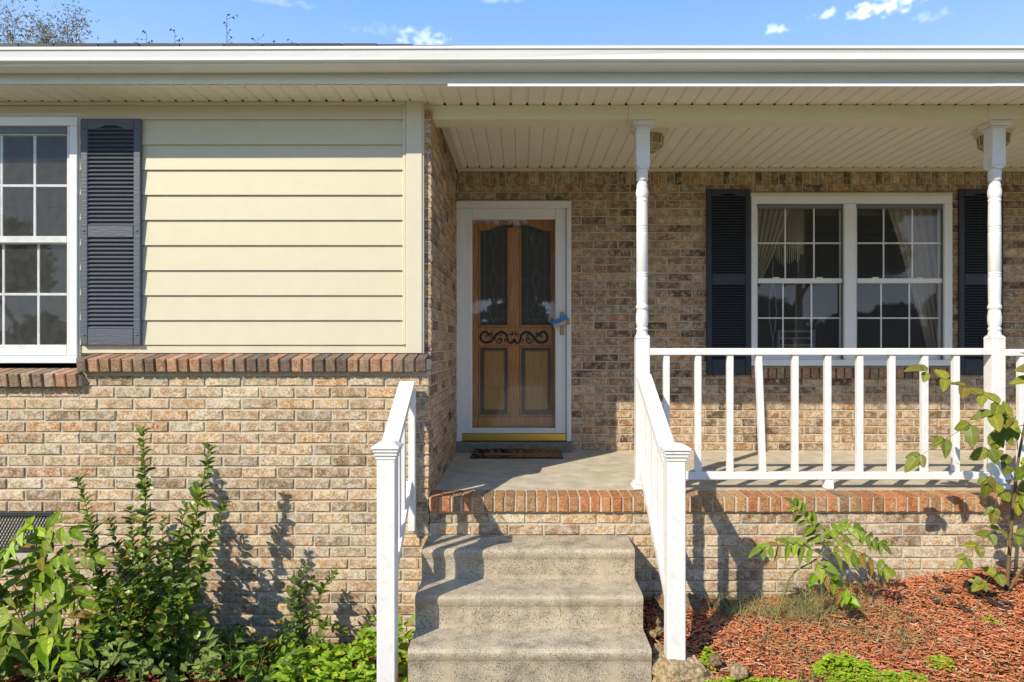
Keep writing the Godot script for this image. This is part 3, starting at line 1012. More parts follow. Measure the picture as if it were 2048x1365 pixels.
	mb.box(Vector3(WX + 0.002, SOFFIT + 0.02, -DB), Vector3(7.0, SOFFIT + 0.03, -4.20), 0.001)
	var ceil := add(house, "porch_ceiling", mb, M.soffit)
	grooved_panels(ceil, "ceiling_panel", sx(935.6, DB) - 0.0995 * 3 + 0.0 + 0.0995 * 2, 7.0, -DB + 0.02, -4.32, SOFFIT - 0.002, 0.0995, M.soffit)
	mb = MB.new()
	mb.box(Vector3(WX + 0.01, SOFFIT - 0.0015, -DB + 0.02), Vector3(7.0, SOFFIT + 0.0175, -DB + 0.0745), 0.001)  # solid black strip, painted shade where the ceiling grooves end
	add(ceil, "gap_shade_strip", mb, M.black)
	mb = MB.new()
	mb.box(Vector3(WX + 0.004, SOFFIT - 0.022, -DB + 0.004), Vector3(7.0, SOFFIT - 0.003, -DB + 0.045), 0.004)
	mb.box(Vector3(WX + 0.004, SOFFIT - 0.008, -DB + 0.0455), Vector3(7.0, SOFFIT - 0.0035, -DB + 0.075), 0.002)
	mb.box(Vector3(WX + 0.004, SOFFIT - 0.0222, -DB + 0.076), Vector3(WX + 0.03, SOFFIT - 0.003, -4.331), 0.004)
	mb.box(Vector3(WX + 0.031, SOFFIT - 0.0081, -DB + 0.076), Vector3(WX + 0.060, SOFFIT - 0.0035, -4.331), 0.002)
	add(house, "ceiling_trim", mb, M.cream_trim)

# ---------------------------------------------------------------- windows, shutters, doors
func pane_quad(parent: Node3D, c0: float, r0: float, c1: float, r1: float, d: float) -> void:
	var mb := MB.new()
	var a := sp(c0, r1, d)
	var b := sp(c1, r0, d)
	mb.quad(a, Vector3(b.x, a.y, a.z), b, Vector3(a.x, b.y, a.z), Vector3.BACK)
	add(parent, "pane", mb, M.pane)

func member(parent: Node3D, called: String, c0: float, r0: float, c1: float, r1: float, d: float, thick: float, m: Material, bev := 0.003) -> MeshInstance3D:
	var mb := MB.new()
	plate(mb, c0, r0, c1, r1, d, thick, bev)
	return add(parent, called, mb, m)

func sash(w: Node3D, out: Array, glass: Array, cols: Array, row: float, d: float, grid: float, m: Material) -> void:
	# out, glass: [left, top, right, bottom] readings; cols: upright glazing bars; row: level one
	member(w, "sash_stile", out[0], out[1], glass[0], out[3], d, 0.03, m)
	member(w, "sash_stile", glass[2], out[1], out[2], out[3], d, 0.03, m)
	member(w, "sash_rail", glass[0] + 0.2, out[1], glass[2] - 0.2, glass[1], d - 0.001, 0.03, m)
	member(w, "sash_rail", glass[0] + 0.2, glass[3], glass[2] - 0.2, out[3], d - 0.001, 0.03, m)
	var xs := [glass[0]]
	xs.append_array(cols)
	xs.append(glass[2])
	for c in cols:
		member(w, "glazing_bar", c - grid, glass[1], c + grid, row - grid, d + 0.012, 0.006, m, 0.0015)
		member(w, "glazing_bar", c - grid, row + grid, c + grid, glass[3], d + 0.012, 0.006, m, 0.0015)
	member(w, "glazing_bar", glass[0], row - grid, glass[2], row + grid, d + 0.0115, 0.007, m, 0.0015)
	for i in xs.size() - 1:
		pane_quad(w, xs[i], glass[1], xs[i + 1], row, d + 0.008)
		pane_quad(w, xs[i], row, xs[i + 1], glass[3], d + 0.008)

func shutter(label: String, c0: float, r0: float, c1: float, r1: float, d: float, m: Material, mid0: float, mid1: float, low: float, top: float, pitch: float) -> void:
	var w := c1 - c0
	var st := w * 0.118
	var mb := MB.new()
	plate(mb, c0 + 1, r0 + 1, c1 - 1, r1 - 1, d + 0.022, 0.006, 0.001)
	var s := add(house, "shutter", mb, m)
	s.set_meta("label", label)
	for k in [[c0, c0 + st], [c1 - st, c1]]:
		member(s, "stile", k[0], r0, k[1], r1, d, 0.026, m, 0.004)
	member(s, "rail", c0 + st + 0.3, mid0, c1 - st - 0.3, mid1, d + 0.002, 0.02, m)
	member(s, "rail", c0 + st + 0.3, low, c1 - st - 0.3, r1, d + 0.002, 0.02, m)
	mb = MB.new()        # arched head rail
	var poly := PackedVector2Array([Vector2(sx(c1 - st - 0.3, d), sy(r0, d)), Vector2(sx(c0 + st + 0.3, d), sy(r0, d))])
	for i in 17:
		var t := i / 16.0
		var arch := smoothst(0.12, 0.42, t) * (1.0 - smoothst(0.58, 0.88, t))
		poly.append(Vector2(lerpf(sx(c0 + st + 0.3, d), sx(c1 - st - 0.3, d), t), sy(lerpf(top, lerpf(r0, top, 0.62), arch), d)))
	mb.extrude(poly, Vector3(0, 0, -d - 0.020), Vector3.RIGHT, Vector3.UP, Vector3.BACK, 0.0, 0.018)
	add(s, "head_rail", mb, m)
	for k in [[lerpf(r0, top, 0.62), mid0], [mid1, low]]:
		var n := int(round((k[1] - k[0]) / pitch))
		for i in n:
			var y := lerpf(k[0], k[1], (i + 0.5) / n)
			var hgt: float = (k[1] - k[0]) / n * d / F
			mb = MB.new()
			var yb: float = sy(y, d) - hgt * 0.46
			var prof := PackedVector2Array([Vector2(0.0, yb), Vector2(0.010, yb - 0.001), Vector2(0.0115, yb + 0.003), Vector2(-0.008, yb + hgt * 0.80), Vector2(-0.013, yb + hgt * 0.80), Vector2(-0.013, yb)])
			mb.extrude(prof, Vector3(0, 0, -d - 0.013), Vector3.BACK, Vector3.UP, Vector3.RIGHT, sx(c0 + st - 0.5, d), sx(c1 - st + 0.5, d))
			add(s, "louvre", mb, m)
	for r in [lerpf(r0, r1, 0.045), lerpf(mid0, mid1, 0.45), lerpf(r0, r1, 0.955)]:
		for c in [c0 + st * 0.5, c1 - st * 0.5]:
			mb = MB.new()
			for k in 5:
				for j in 10:
					var f := func(a: int, b: int) -> Vector3:
						var th := a / 5.0 * PI * 0.5
						var ph := b / 10.0 * TAU
						return Vector3(sin(th) * cos(ph), sin(th) * sin(ph), cos(th) * 0.6)
					var o := sp(c, r, d)
					mb.quad(o + f.call(k, j) * 0.008, o + f.call(k + 1, j) * 0.008, o + f.call(k + 1, j + 1) * 0.008, o + f.call(k, j + 1) * 0.008, f.call(k, j) + Vector3(0, 0, 0.3))
			add(s, "screw_cap", mb, m)

func house_openings() -> void:
	# window in the siding
	var d := 4.105
	var mb := MB.new()
	var w: Node3D = Node3D.new()
	var v: Material = M.white_vinyl
	plate(mb, -104, 225, 160, 233, d + 0.012, 0.02)
	plate(mb, 154, 233.2, 160, 722, d + 0.0122, 0.02)
	plate(mb, -104, 233.2, -98, 722, d + 0.0122, 0.02)
	w = add(house, "window", mb, M.cream_trim)
	w.set_meta("label", "dusty screened window in the cream siding")
	member(w, "frame", -97, 233, 153.5, 251, d, 0.09, v)
	member(w, "frame", -97, 713, 153.5, 727, d, 0.09, v)
	member(w, "frame", -97, 251.3, -80, 712.7, d, 0.09, v)
	member(w, "frame", 137.5, 251.3, 153.5, 712.7, d, 0.09, v)
	member(w, "inner_frame", -79.8, 251.3, -74, 712.7, d + 0.016, 0.07, v, 0.002)
	member(w, "inner_frame", 133.5, 251.3, 137.3, 712.7, d + 0.016, 0.07, v, 0.002)
	member(w, "header", -73.5, 252, 133, 267, d + 0.02, 0.05, M.screen_grey)
	sash(w, [-73.5, 262, 133.2, 486], [-66, 270, 133.0, 472.5], [2.0, 68.5], 371.5, d + 0.03, 2.6, v)
	sash(w, [-73.5, 476, 133.2, 712], [-61, 488, 132.9, 690], [6.0, 76.0], 589.0, d + 0.055, 2.6, v)
	mb = MB.new()
	var a := sp(-73, 712, d + 0.018)
	var b := sp(133.3, 268, d + 0.018)
	mb.quad(a, Vector3(b.x, a.y, a.z), b, Vector3(a.x, b.y, a.z), Vector3.BACK)
	add(w, "insect_screen", mb, M.insect_screen)
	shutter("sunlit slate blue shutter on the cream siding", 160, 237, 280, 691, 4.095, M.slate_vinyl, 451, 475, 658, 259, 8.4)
	# double window of the porch wall
	d = DB - 0.018
	mb = MB.new()
	plate(mb, 1501, 386, 1906.5, 391.5, d - 0.006, 0.03)
	w = add(house, "window", mb, M.cream_trim)
	w.set_meta("label", "double window with curtains on the porch")
	member(w, "frame", 1503, 391.8, 1906, 407, d, 0.10, v)
	member(w, "frame", 1503, 720, 1906, 732, d, 0.10, v)
	member(w, "frame", 1503, 407.2, 1514.5, 719.8, d, 0.10, v)
	member(w, "frame", 1890, 407.2, 1906, 719.8, d, 0.10, v)
	member(w, "mullion", 1689.3, 407.2, 1713.3, 719.8, d - 0.001, 0.10, v)
	var units := [[1514.8, 1689.0, 1571.0, 1628.5, 1566.5, 1623.5], [1713.6, 1889.7, 1768.0, 1825.5, 1763.0, 1819.5]]
	for u in units:
		member(w, "header", u[0], 407.3, u[1], 416.5, d + 0.02, 0.05, M.screen_grey)
		sash(w, [u[0], 411, u[1], 566.5], [u[0] + 1.5, 416, u[1] - 4.0, 557], [u[2], u[3]], 486.6, d + 0.03, 1.5, v)
		sash(w, [u[0], 559, u[1], 720], [u[0] + 1.2, 567, u[1] - 7.0, 706], [u[4], u[5]], 636.6, d + 0.055, 1.5, v)
		member(w, "sash_track", u[1] - 3.8, 416.8, u[1] - 0.2, 719, d + 0.022, 0.03, M.screen_grey, 0.001)
		for c in [0.22, 0.72]:
			var x: float = lerpf(u[0], u[1], c)
			member(w, "sash_lock", x - 6, 554.6, x + 6, 557.4, d + 0.022, 0.02, v, 0.002)
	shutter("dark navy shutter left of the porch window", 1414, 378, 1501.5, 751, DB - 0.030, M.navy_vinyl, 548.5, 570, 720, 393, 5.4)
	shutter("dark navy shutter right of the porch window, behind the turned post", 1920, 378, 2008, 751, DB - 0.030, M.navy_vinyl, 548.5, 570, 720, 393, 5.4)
	# entrance: white storm door in a trimmed opening, oak door behind it
	d = DB - 0.01
	mb = MB.new()
	plate(mb, 910, 402, 1143.5, 405.5, d - 0.02, 0.05)
	plate(mb, 911.5, 405.7, 1142.5, 416, d, 0.12)
	plate(mb, 911.5, 416.2, 922.6, 884, d, 0.12, 0.005)
	plate(mb, 1133, 416.2, 1142.6, 884, d, 0.12, 0.005)
	add(house, "door_casing", mb, M.white_paint)
	d = DB + 0.010
	mb = MB.new()
	plate(mb, 923.3, 416.8, 944, 867.5, d, 0.035, 0.005)
	plate(mb, 1110.4, 416.8, 1132.3, 867.5, d, 0.035, 0.005)
	plate(mb, 944.2, 416.8, 1110.2, 438.5, d + 0.0005, 0.035, 0.005)
	plate(mb, 944.2, 856.8, 1110.2, 867.5, d + 0.0005, 0.035, 0.005)
	var storm := add(house, "storm_door", mb, v)
	pane_quad(storm, 944, 438, 1110.4, 857, d + 0.015)
	member(storm, "bottom_sweep", 923.4, 868, 1132.2, 882.3, d - 0.002, 0.03, M.brass)
	mb = MB.new()
	mb.box(Vector3(sx(1120.6, d), sy(671, d), -d + 0.0005), Vector3(sx(1128.4, d), sy(624, d), -d + 0.010), 0.0045)
	mb.tube(PackedVector3Array([sp(1124.5, 645, d), sp(1124.5, 645, d - 0.05), sp(1108, 646, d - 0.055)]), PackedFloat32Array([0.009, 0.009, 0.008]))
	add(storm, "handle", mb, M.brass_plate)
	mb = MB.new()
	plate(mb, 1134.5, 636, 1140.5, 650, DB - 0.014, 0.004, 0.002)
	add(house, "latch_plate", mb, M.brass_plate)
	oak_door(DB + 0.095)
	mb = MB.new()
	mb.box(Vector3(sx(911, DB), FLOOR - 0.05, -DB - 0.2), Vector3(sx(1143.5, DB), sy(884.2, DB), -DB + 0.055), 0.006)
	add(house, "threshold", mb, M.dark_concrete)
	# foundation vent
	d = D0 - 0.004
	mb = MB.new()
	plate(mb, -60, 1025, 104, 1034, d, 0.03)
	plate(mb, -60, 1094, 104, 1105, d, 0.03)
	plate(mb, 95, 1034.2, 104, 1093.8, d, 0.03)
	plate(mb, -60, 1034.2, -51, 1093.8, d, 0.03)
	var vent := add(house, "foundation_vent", mb, M.vent_iron)
	mb = MB.new()
	var lo := sp(-51, 1094, d)
	var hi := sp(95, 1034, d)
	var hh := hi.y - lo.y
	for i in range(-12, 26):
		for s in [-1.0, 1.0]:
			var x := lo.x + i * 0.0185
			var p := Vector3(x, lo.y, -d - 0.010 + s * 0.0015)
			var q := Vector3(x + hh * 0.55, hi.y, p.z)
			if s < 0:
				p.x = x + hh * 0.55; q.x = x
			var t0 := 0.0
			var t1 := 1.0
			var dx := q.x - p.x
			for lim in [[lo.x, 1.0], [hi.x, -1.0]]:
				var t: float = (lim[0] - p.x) / dx
				if (dx > 0.0) == (lim[1] > 0.0):
					t0 = maxf(t0, t)
				else:
					t1 = minf(t1, t)
			if t1 - t0 > 0.05:
				mb.bar(p.lerp(q, t0), p.lerp(q, t1), 0.0035, 0.003, 0.0003, Vector3.BACK)
	add(vent, "lattice", mb, M.vent_iron)
	member(vent, "louvre_plate", -51, 1034, 95, 1094, d + 0.045, 0.004, M.black)

func oak_door(d: float) -> void:
	var mb := MB.new()
	plate(mb, 936, 430, 956.5, 884, d, 0.045)
	plate(mb, 1105.5, 430, 1124, 884, d, 0.045)
	plate(mb, 1018, 456, 1039, 655, d + 0.0005, 0.045)
	plate(mb, 1018, 692, 1039, 834, d + 0.0005, 0.045)
	plate(mb, 956.7, 655, 1105.3, 692, d + 0.001, 0.045)
	plate(mb, 956.7, 834, 1105.3, 884, d + 0.001, 0.045)
	var poly := PackedVector2Array([Vector2(sx(1105.3, d), sy(430, d)), Vector2(sx(956.7, d), sy(430, d))])
	for i in 25:
		var t := i / 24.0
		poly.append(Vector2(lerpf(sx(956.7, d), sx(1105.3, d), t), sy(461.0 - 11.5 * smoothst(0.06, 0.36, t) * (1.0 - smoothst(0.64, 0.94, t)), d)))
	mb.extrude(poly, Vector3(0, 0, -d - 0.044), Vector3.RIGHT, Vector3.UP, Vector3.BACK, 0.0, 0.0435)
	var door := add(house, "front_door", mb, M.oak)
	door.set_meta("label", "oak front door behind the storm door glass")
	# upper lights: leaded glass
	for k in [[957.0, 1017.6], [1039.4, 1105.0]]:
		var c0: float = k[0]
		var c1: float = k[1]
		mb = MB.new()
		for q in [[c0, 654.6, c1, 650.5], [c0, 650.2, c0 + 3.2, 455], [c1 - 3.2, 650.2, c1, 455]]:
			plate(mb, q[0], minf(q[1], q[3]), q[2], maxf(q[1], q[3]), d - 0.004, 0.02, 0.004)
		add(door, "moulding", mb, M.oak)
		pane_quad(door, c0, 450, c1, 655, d + 0.03)
		var o := (c0 + c1) * 0.5
		mb = MB.new()
		var lines := []
		for y in [480.0, 560.0, 622.0]:
			lines.append([o, y - 24, o + 9, y]); lines.append([o + 9, y, o, y + 24]); lines.append([o, y + 24, o - 9, y]); lines.append([o - 9, y, o, y - 24])
		lines.append_array([[o, 450, o, 456], [o, 504, o, 536], [o, 584, o, 598], [o - 18, 455, o - 18, 640], [o + 18, 455, o + 18, 640], [o - 18, 640, o + 18, 640], [c0 + 3, 622, o - 9, 622], [o + 9, 622, c1 - 3, 622], [c0 + 3, 560, o - 9, 560], [o + 9, 560, c1 - 3, 560]])
		for l in lines:
			mb.tube(PackedVector3Array([sp(l[0], l[1], d + 0.027), sp(l[2], l[3], d + 0.027)]), PackedFloat32Array([0.0022, 0.0022]), 5)
		add(door, "lead_came", mb, M.lead)
	# lower raised panels
	for k in [[957.0, 1017.6], [1039.4, 1105.0]]:
		var c0: float = k[0]
		var c1: float = k[1]
		mb = MB.new()
		plate(mb, c0, 692.5, c1, 696, d - 0.004, 0.02, 0.004)
		plate(mb, c0, 830, c1, 833.5, d - 0.004, 0.02, 0.004)
		plate(mb, c0, 696.2, c0 + 3, 829.8, d - 0.004, 0.02, 0.004)
		plate(mb, c1 - 3, 696.2, c1, 829.8, d - 0.004, 0.02, 0.004)
		add(door, "moulding", mb, M.oak)
		member(door, "panel_ground", c0 + 1, 694, c1 - 1, 832, d + 0.016, 0.012, M.oak_dark)
		member(door, "raised_panel", c0 + 10, 702, c1 - 9, 821, d + 0.004, 0.015, M.oak_panel, 0.008)
	# wrought scroll on the lock rail, readings from an enlargement
	mb = MB.new()
	var strokes := [
		[26.0, [470, 282, 492, 312, 470, 345, 430, 330, 385, 290, 320, 270, 265, 320, 240, 392, 262, 462, 320, 508, 400, 518, 480, 488, 540, 420, 600, 340, 660, 296, 730, 282, 800, 312, 842, 372, 852, 440, 880, 510, 940, 535, 985, 500, 1000, 440]],
		[17.0, [575, 430, 595, 495, 650, 535, 705, 500, 716, 445, 675, 422, 640, 455, 662, 478]],
		[12.0, [850, 370, 900, 335, 960, 330, 985, 290, 950, 266]],
		[13.0, [330, 280, 400, 315, 405, 365, 365, 372, 360, 345]],
		[12.0, [440, 340, 480, 392, 540, 385]],
		[12.0, [830, 440, 790, 445, 800, 485, 788, 515]],
		[12.0, [945, 380, 965, 345, 960, 320]],
		[12.0, [690, 375, 700, 350, 660, 345]],
		[13.0, [940, 490, 975, 470, 1003, 420]]]
	for s in strokes:
		for flip in [false, true]:
			var q: Array = s[1]
			var cv := Curve3D.new()
			var n := q.size() / 2
			for i in n:
				var p := Vector2(q[i * 2], q[i * 2 + 1])
				var before := Vector2(q[maxi(i - 1, 0) * 2], q[maxi(i - 1, 0) * 2 + 1])
				var after := Vector2(q[mini(i + 1, n - 1) * 2], q[mini(i + 1, n - 1) * 2 + 1])
				var tg := (after - before) / 6.0
				var to := func(z: Vector2) -> Vector3: return sp(940.0 + (2006.0 - z.x if flip else z.x) / 11.38, 640.0 + z.y / 11.38, d - 0.004)
				var c: Vector3 = to.call(p)
				cv.add_point(c, to.call(p - tg) - c, to.call(p + tg) - c)
			var pts := cv.tessellate(3, 8)
			var rad := PackedFloat32Array()
			for i in pts.size():
				var t := float(i) / (pts.size() - 1)
				rad.append(s[0] / 11.38 * 4.18e-3 * 1.15 * (0.45 + 0.55 * sin(PI * clampf(t, 0.05, 0.95))))
			mb.tube(pts, rad, 6)
	add(door, "scroll_ornament", mb, M.iron_scroll)

# ---------------------------------------------------------------- porch and steps
func turned(mb: MB, rows: Array, c: Vector3) -> void:     # (radius in mm, height) pairs from the top down
	var prof := PackedVector2Array()
	for i in range(rows.size() - 1, -1, -1):
		prof.append(Vector2(rows[i][0] * 0.001, (PY - rows[i][1]) * 4.242 / F))
	mb.lathe(prof, Vector3(c.x, EYE, c.z))

func post(label: String, x: float, z := -4.242) -> void:
	var t := thing("porch_post", label, "porch post", Vector3(x, FLOOR, z), "turned white posts of the porch")
	var h := 0.042
	var g := func(r: float) -> float: return (PY - r) * 4.242 / F + EYE
	var mb := MB.new()
	mb.box(Vector3(x - h, FLOOR + 0.03, z - h), Vector3(x + h, g.call(676.0), z + h), 0.004)
	add(t, "lower_block", mb, M.white_paint)
	for s in 4:    # rounded shoulders of the lower block
		pass
	mb = MB.new()
	var sq := PackedVector2Array([Vector2(-h, -0.008), Vector2(h, -0.008), Vector2(h, 0.0), Vector2(h * 0.55, 0.013), Vector2(0.0, 0.018), Vector2(-h * 0.55, 0.013), Vector2(-h, 0.0)])
	mb.extrude(sq, Vector3(x, g.call(676.0), z), Vector3.RIGHT, Vector3.UP, Vector3.BACK, -h + 0.002, h - 0.002)
	mb.extrude(sq, Vector3(x, g.call(676.0) + 0.0005, z), Vector3.BACK, Vector3.UP, Vector3.RIGHT, -h + 0.002, h - 0.002)
	add(t, "shoulder", mb, M.white_paint)
	mb = MB.new()
	mb.box(Vector3(x - h, g.call(334.0), z - h), Vector3(x + h, EYE + 1.35, z + h), 0.003)
	add(t, "upper_block", mb, M.white_paint)
	mb = MB.new()
	for q in [[0.0, 1.0], [1.0, 0.0]]:
		var ea := Vector3(q[1], 0, q[0])
		mb.extrude(PackedVector2Array([Vector2(-h, 0.008), Vector2(-h, 0.0), Vector2(-h * 0.5, -0.014), Vector2(0, -0.020), Vector2(h * 0.5, -0.014), Vector2(h, 0.0), Vector2(h, 0.008)]), Vector3(x, g.call(334.0) + q[0] * 0.0004, z), ea, Vector3.UP, Vector3(q[0], 0, q[1]), -h + 0.002, h - 0.002)
	add(t, "shoulder", mb, M.white_paint)
	mb = MB.new()
	turned(mb, [[0, 332], [30, 332], [33, 341], [36, 345], [38, 349], [35, 352], [37, 356], [38, 359], [36, 362], [28, 364], [31, 368], [34, 371], [35, 373], [33, 375], [37, 380], [39, 385], [38, 391], [35, 396], [32, 398], [36, 400], [36, 403], [33, 405], [34, 408], [35.5, 450], [35.5, 454], [33, 455], [35.5, 456.5], [35.5, 459], [33, 460], [35.5, 461.5], [35.5, 464], [33, 465], [35.5, 466], [35.5, 470], [35.5, 544], [33, 545], [35.5, 546], [35.5, 549], [33, 550], [35.5, 551.5], [35.5, 554], [33, 555], [35.5, 556], [35.5, 560], [34, 606], [32, 609], [36, 611], [39, 614], [38, 618], [32, 620], [36, 627], [39, 636], [38, 645], [34, 652], [31, 655], [36, 656.5], [37, 659], [36, 661], [33, 662], [34, 665], [39, 671], [40, 679], [0, 679]], Vector3(x, 0, z))
	add(t, "turned_shaft", mb, M.white_paint)
	mb = MB.new()
	mb.box(Vector3(x - 0.064, EYE + 1.347, z - 0.064), Vector3(x + 0.064, EYE + 1.3775, z + 0.064), 0.003)
	mb.box(Vector3(x - 0.054, EYE + 1.336, z - 0.054), Vector3(x + 0.054, EYE + 1.3465, z + 0.054), 0.005)
	add(t, "capital", mb, M.white_paint)
	mb = MB.new()
	mb.box(Vector3(x - 0.062, FLOOR, z - 0.062), Vector3(x + 0.062, FLOOR + 0.026, z + 0.062), 0.004)
	mb.box(Vector3(x - 0.053, FLOOR + 0.0265, z - 0.053), Vector3(x + 0.053, FLOOR + 0.044, z + 0.053), 0.007)
	add(t, "base", mb, M.white_paint)

func newel(t: Node3D, x0: float, x1: float, zf: float, y0: float, top: float) -> void:
	var w := x1 - x0
	var mb := MB.new()
	mb.box(Vector3(x0, y0, zf - w), Vector3(x1, top - 0.04, zf), 0.004)
	var n := add(t, "newel_post", mb, M.white_paint)
	mb = MB.new()
	var c := Vector3((x0 + x1) * 0.5, 0, zf - w * 0.5)
	var steps := [[0.049, -0.088, -0.070], [0.056, -0.070, -0.058], [0.053, -0.058, -0.053], [0.061, -0.053, -0.041], [0.058, -0.041, -0.037], [0.067, -0.037, -0.024]]
	for s in steps:
		mb.box(c + Vector3(-s[0], top + s[1] + 0.0003, -s[0]), c + Vector3(s[0], top + s[2], s[0]), 0.003)
	var r := 0.066
	for k in 4:
		var a := Vector3(r, 0, r).rotated(Vector3.UP, k * PI / 2)
		var b := Vector3(r, 0, r).rotated(Vector3.UP, (k + 1) * PI / 2)
		var a2 := a * 0.55 + Vector3(0, 0.017, 0)
		var b2 := b * 0.55 + Vector3(0, 0.017, 0)
		var o := c + Vector3(0, top - 0.0245, 0)
		mb.quad(o + a, o + b, o + b2, o + a2, Vector3.UP)
		mb.flat(o + a2, o + b2, o + Vector3(0, 0.0235, 0), Vector3.UP)
	add(n, "cap", mb, M.white_paint)

func porch() -> void:
	var mb := MB.new()
	mb.box(Vector3(WX + 0.001, FLOOR - 0.12, -DB - 0.005), Vector3(6.99, FLOOR - 0.003, -D0 - 0.176), 0.002)
	add(house, "porch_floor", mb, M.concrete)
	post("turned white porch post at the right side of the steps", 0.741)
	post("turned white porch post right of the double window", 2.933)
	post("turned white porch post at the far end of the porch", 5.12)
	# level railings
	for k in [[0.783, 2.975, "white porch railing in front of the double window", 0.889, 10], [2.976, 5.08, "white porch railing running on past the second post", 3.10, 10]]:
		var t := thing("porch_railing", k[2], "railing", Vector3(k[0], FLOOR, -4.235))
		mb = MB.new()
		var drop := 0.0 if k[4] == 10 and k[0] < 1.0 else 0.006
		mb.box(Vector3(k[0] + 0.0, EYE - 0.0645 - drop, -4.262), Vector3(k[1] - 0.085 if k[0] < 1.0 else k[1], EYE - 0.0215 - drop, -4.203), 0.004)
		add(t, "top_rail", mb, M.white_paint)
		mb = MB.new()
		mb.box(Vector3(k[0], EYE - 0.834, -4.256), Vector3(k[1] - 0.085 if k[0] < 1.0 else k[1], EYE - 0.787, -4.207), 0.004)
		add(t, "bottom_rail", mb, M.white_paint)
		var xs := [0.889, 1.085, 1.283, 1.4735, 1.686, 1.888, 2.086, 2.285, 2.488, 2.682]
		for i in xs.size():
			mb = MB.new()
			var x: float = xs[i] + (0.0 if k[0] < 1.0 else 2.2)
			var lean := 0.0135 if i == 3 else 0.0
			mb.bar(Vector3(x + lean, EYE - 0.7875, -4.231), Vector3(x - lean, EYE - 0.0642, -4.231), 0.038, 0.038, 0.003, Vector3.BACK)
			add(t, "baluster", mb, M.white_paint)
		mb = MB.new()
		var bx: float = 1.895 if k[0] < 1.0 else 4.1
		mb.box(Vector3(bx - 0.026, FLOOR, -4.262), Vector3(bx + 0.026, EYE - 0.8345, -4.21), 0.003)
		add(t, "support_block", mb, M.white_paint)
	# stair railings
	var t := thing("stair_railing", "white stair railing left of the steps, fixed to the brick corner", "railing", Vector3(-0.69, 0, -3.45), "white railings of the front steps")
	newel(t, -0.704, -0.615, -3.28, -0.12, EYE - 0.465)
	stair_rail(t, -0.673, 0.087, Vector2(3.955, 0.212), Vector2(3.365, 0.540), Vector2(3.955, 0.79), Vector2(3.365, 1.235), [3.50, 3.65, 3.80])
	mb = MB.new()
	mb.box(Vector3(-0.665, EYE - 1.084, -4.004), Vector3(-0.627, EYE - 0.262, -3.957), 0.003)
	add(t, "wall_post", mb, M.white_paint)
	t = thing("stair_railing", "white stair railing right of the steps, fixed to the turned post", "railing", Vector3(0.76, 0, -3.5), "white railings of the front steps")
	newel(t, 0.696, 0.784, -3.28, 0.05, EYE - 0.473)
	stair_rail(t, 0.744, 0.087, Vector2(4.20, 0.180), Vector2(3.365, 0.597), Vector2(4.20, 0.727), Vector2(3.365, 1.285), [3.51, 3.68, 3.85, 4.02])
	# precast concrete steps
	t = thing("concrete_steps", "three precast steps of washed concrete up to the porch", "steps", Vector3(0.03, 0, -3.6))
	var fronts := [3.74, 3.49, 3.25]
	var tops := [1.124, 1.288, 1.456]
	var flare := [[-0.556, 0.614], [-0.553, 0.616], [-0.550, 0.614]]
	for i in 3:
		var y: float = EYE - tops[i]
		var low: float = (EYE - tops[i + 1] + 0.001) if i < 2 else -0.25
		var f: float = fronts[i]
		var poly := PackedVector2Array([Vector2(-D0 + 0.004, low), Vector2(-D0 + 0.004, y + 0.004)])
		for q in [[-0.030, 0.0015], [-0.015, -0.001], [-0.006, -0.006], [-0.001, -0.014], [0.0, -0.024], [-0.001, -0.034], [-0.004, -0.046], [-0.008, -0.056], [-0.010, -0.072]]:
			poly.append(Vector2(-f + q[0], y + q[1]))
		poly.append(Vector2(-f - 0.010, low + 0.02))
		poly.append(Vector2(-f - 0.007, low))
		mb = MB.new()
		var fl: Array = flare[i]
		mb.extrude(poly, Vector3.ZERO, Vector3.BACK, Vector3.UP, Vector3.RIGHT, fl[0], fl[1])
		add(t, "step", mb, M.aggregate)

func stair_rail(t: Node3D, x: float, w: float, a: Vector2, b: Vector2, c: Vector2, d: Vector2, bal: Array) -> void:
	# points are (distance, depth below the eye); a-b the handrail's top, c-d the bottom rail's top
	var p := func(q: Vector2, dn: float) -> Vector3: return Vector3(x, EYE - q.y - dn, -q.x)
	var mb := MB.new()
	var poly := PackedVector2Array()
	for q in [a, b]:
		poly.append(Vector2(-q.x, EYE - q.y))
	poly.append(Vector2(-b.x, EYE - b.y - 0.045)); poly.append(Vector2(-a.x, EYE - a.y - 0.045))
	mb.extrude(poly, Vector3(x, 0, 0), Vector3.BACK, Vector3.UP, Vector3.RIGHT, -w * 0.5, w * 0.5)
	var rail := add(t, "handrail", mb, M.white_paint)
	mb = MB.new()
	for k in [[0.06, -0.014], [0.06, 0.014], [0.93, 0.0]]:
		var q := a.lerp(b, k[0])
		mb.lathe(PackedVector2Array([Vector2(0.004, -0.004), Vector2(0.004, 0.0012), Vector2(0, 0.0014)]), Vector3(x + k[1], EYE - q.y, -q.x), 8)
	add(rail, "screw", mb, M.screen_grey)
	mb = MB.new()
	poly = PackedVector2Array([Vector2(-c.x, EYE - c.y), Vector2(-d.x, EYE - d.y), Vector2(-d.x, EYE - d.y - 0.06), Vector2(-c.x, EYE - c.y - 0.06)])
	mb.extrude(poly, Vector3(x, 0, 0), Vector3.BACK, Vector3.UP, Vector3.RIGHT, -0.028, 0.028)
	add(t, "bottom_rail", mb, M.white_paint)
	for k in bal:
		var s: float = (a.x - k) / (a.x - b.x)
		var s2: float = (c.x - k) / (c.x - d.x)
		mb = MB.new()
		mb.box(Vector3(x - 0.019, EYE - lerpf(c.y, d.y, s2) - 0.02, -k - 0.019), Vector3(x + 0.019, EYE - lerpf(a.y, b.y, s) - 0.035, -k + 0.019), 0.003)
		add(t, "baluster", mb, M.white_paint)

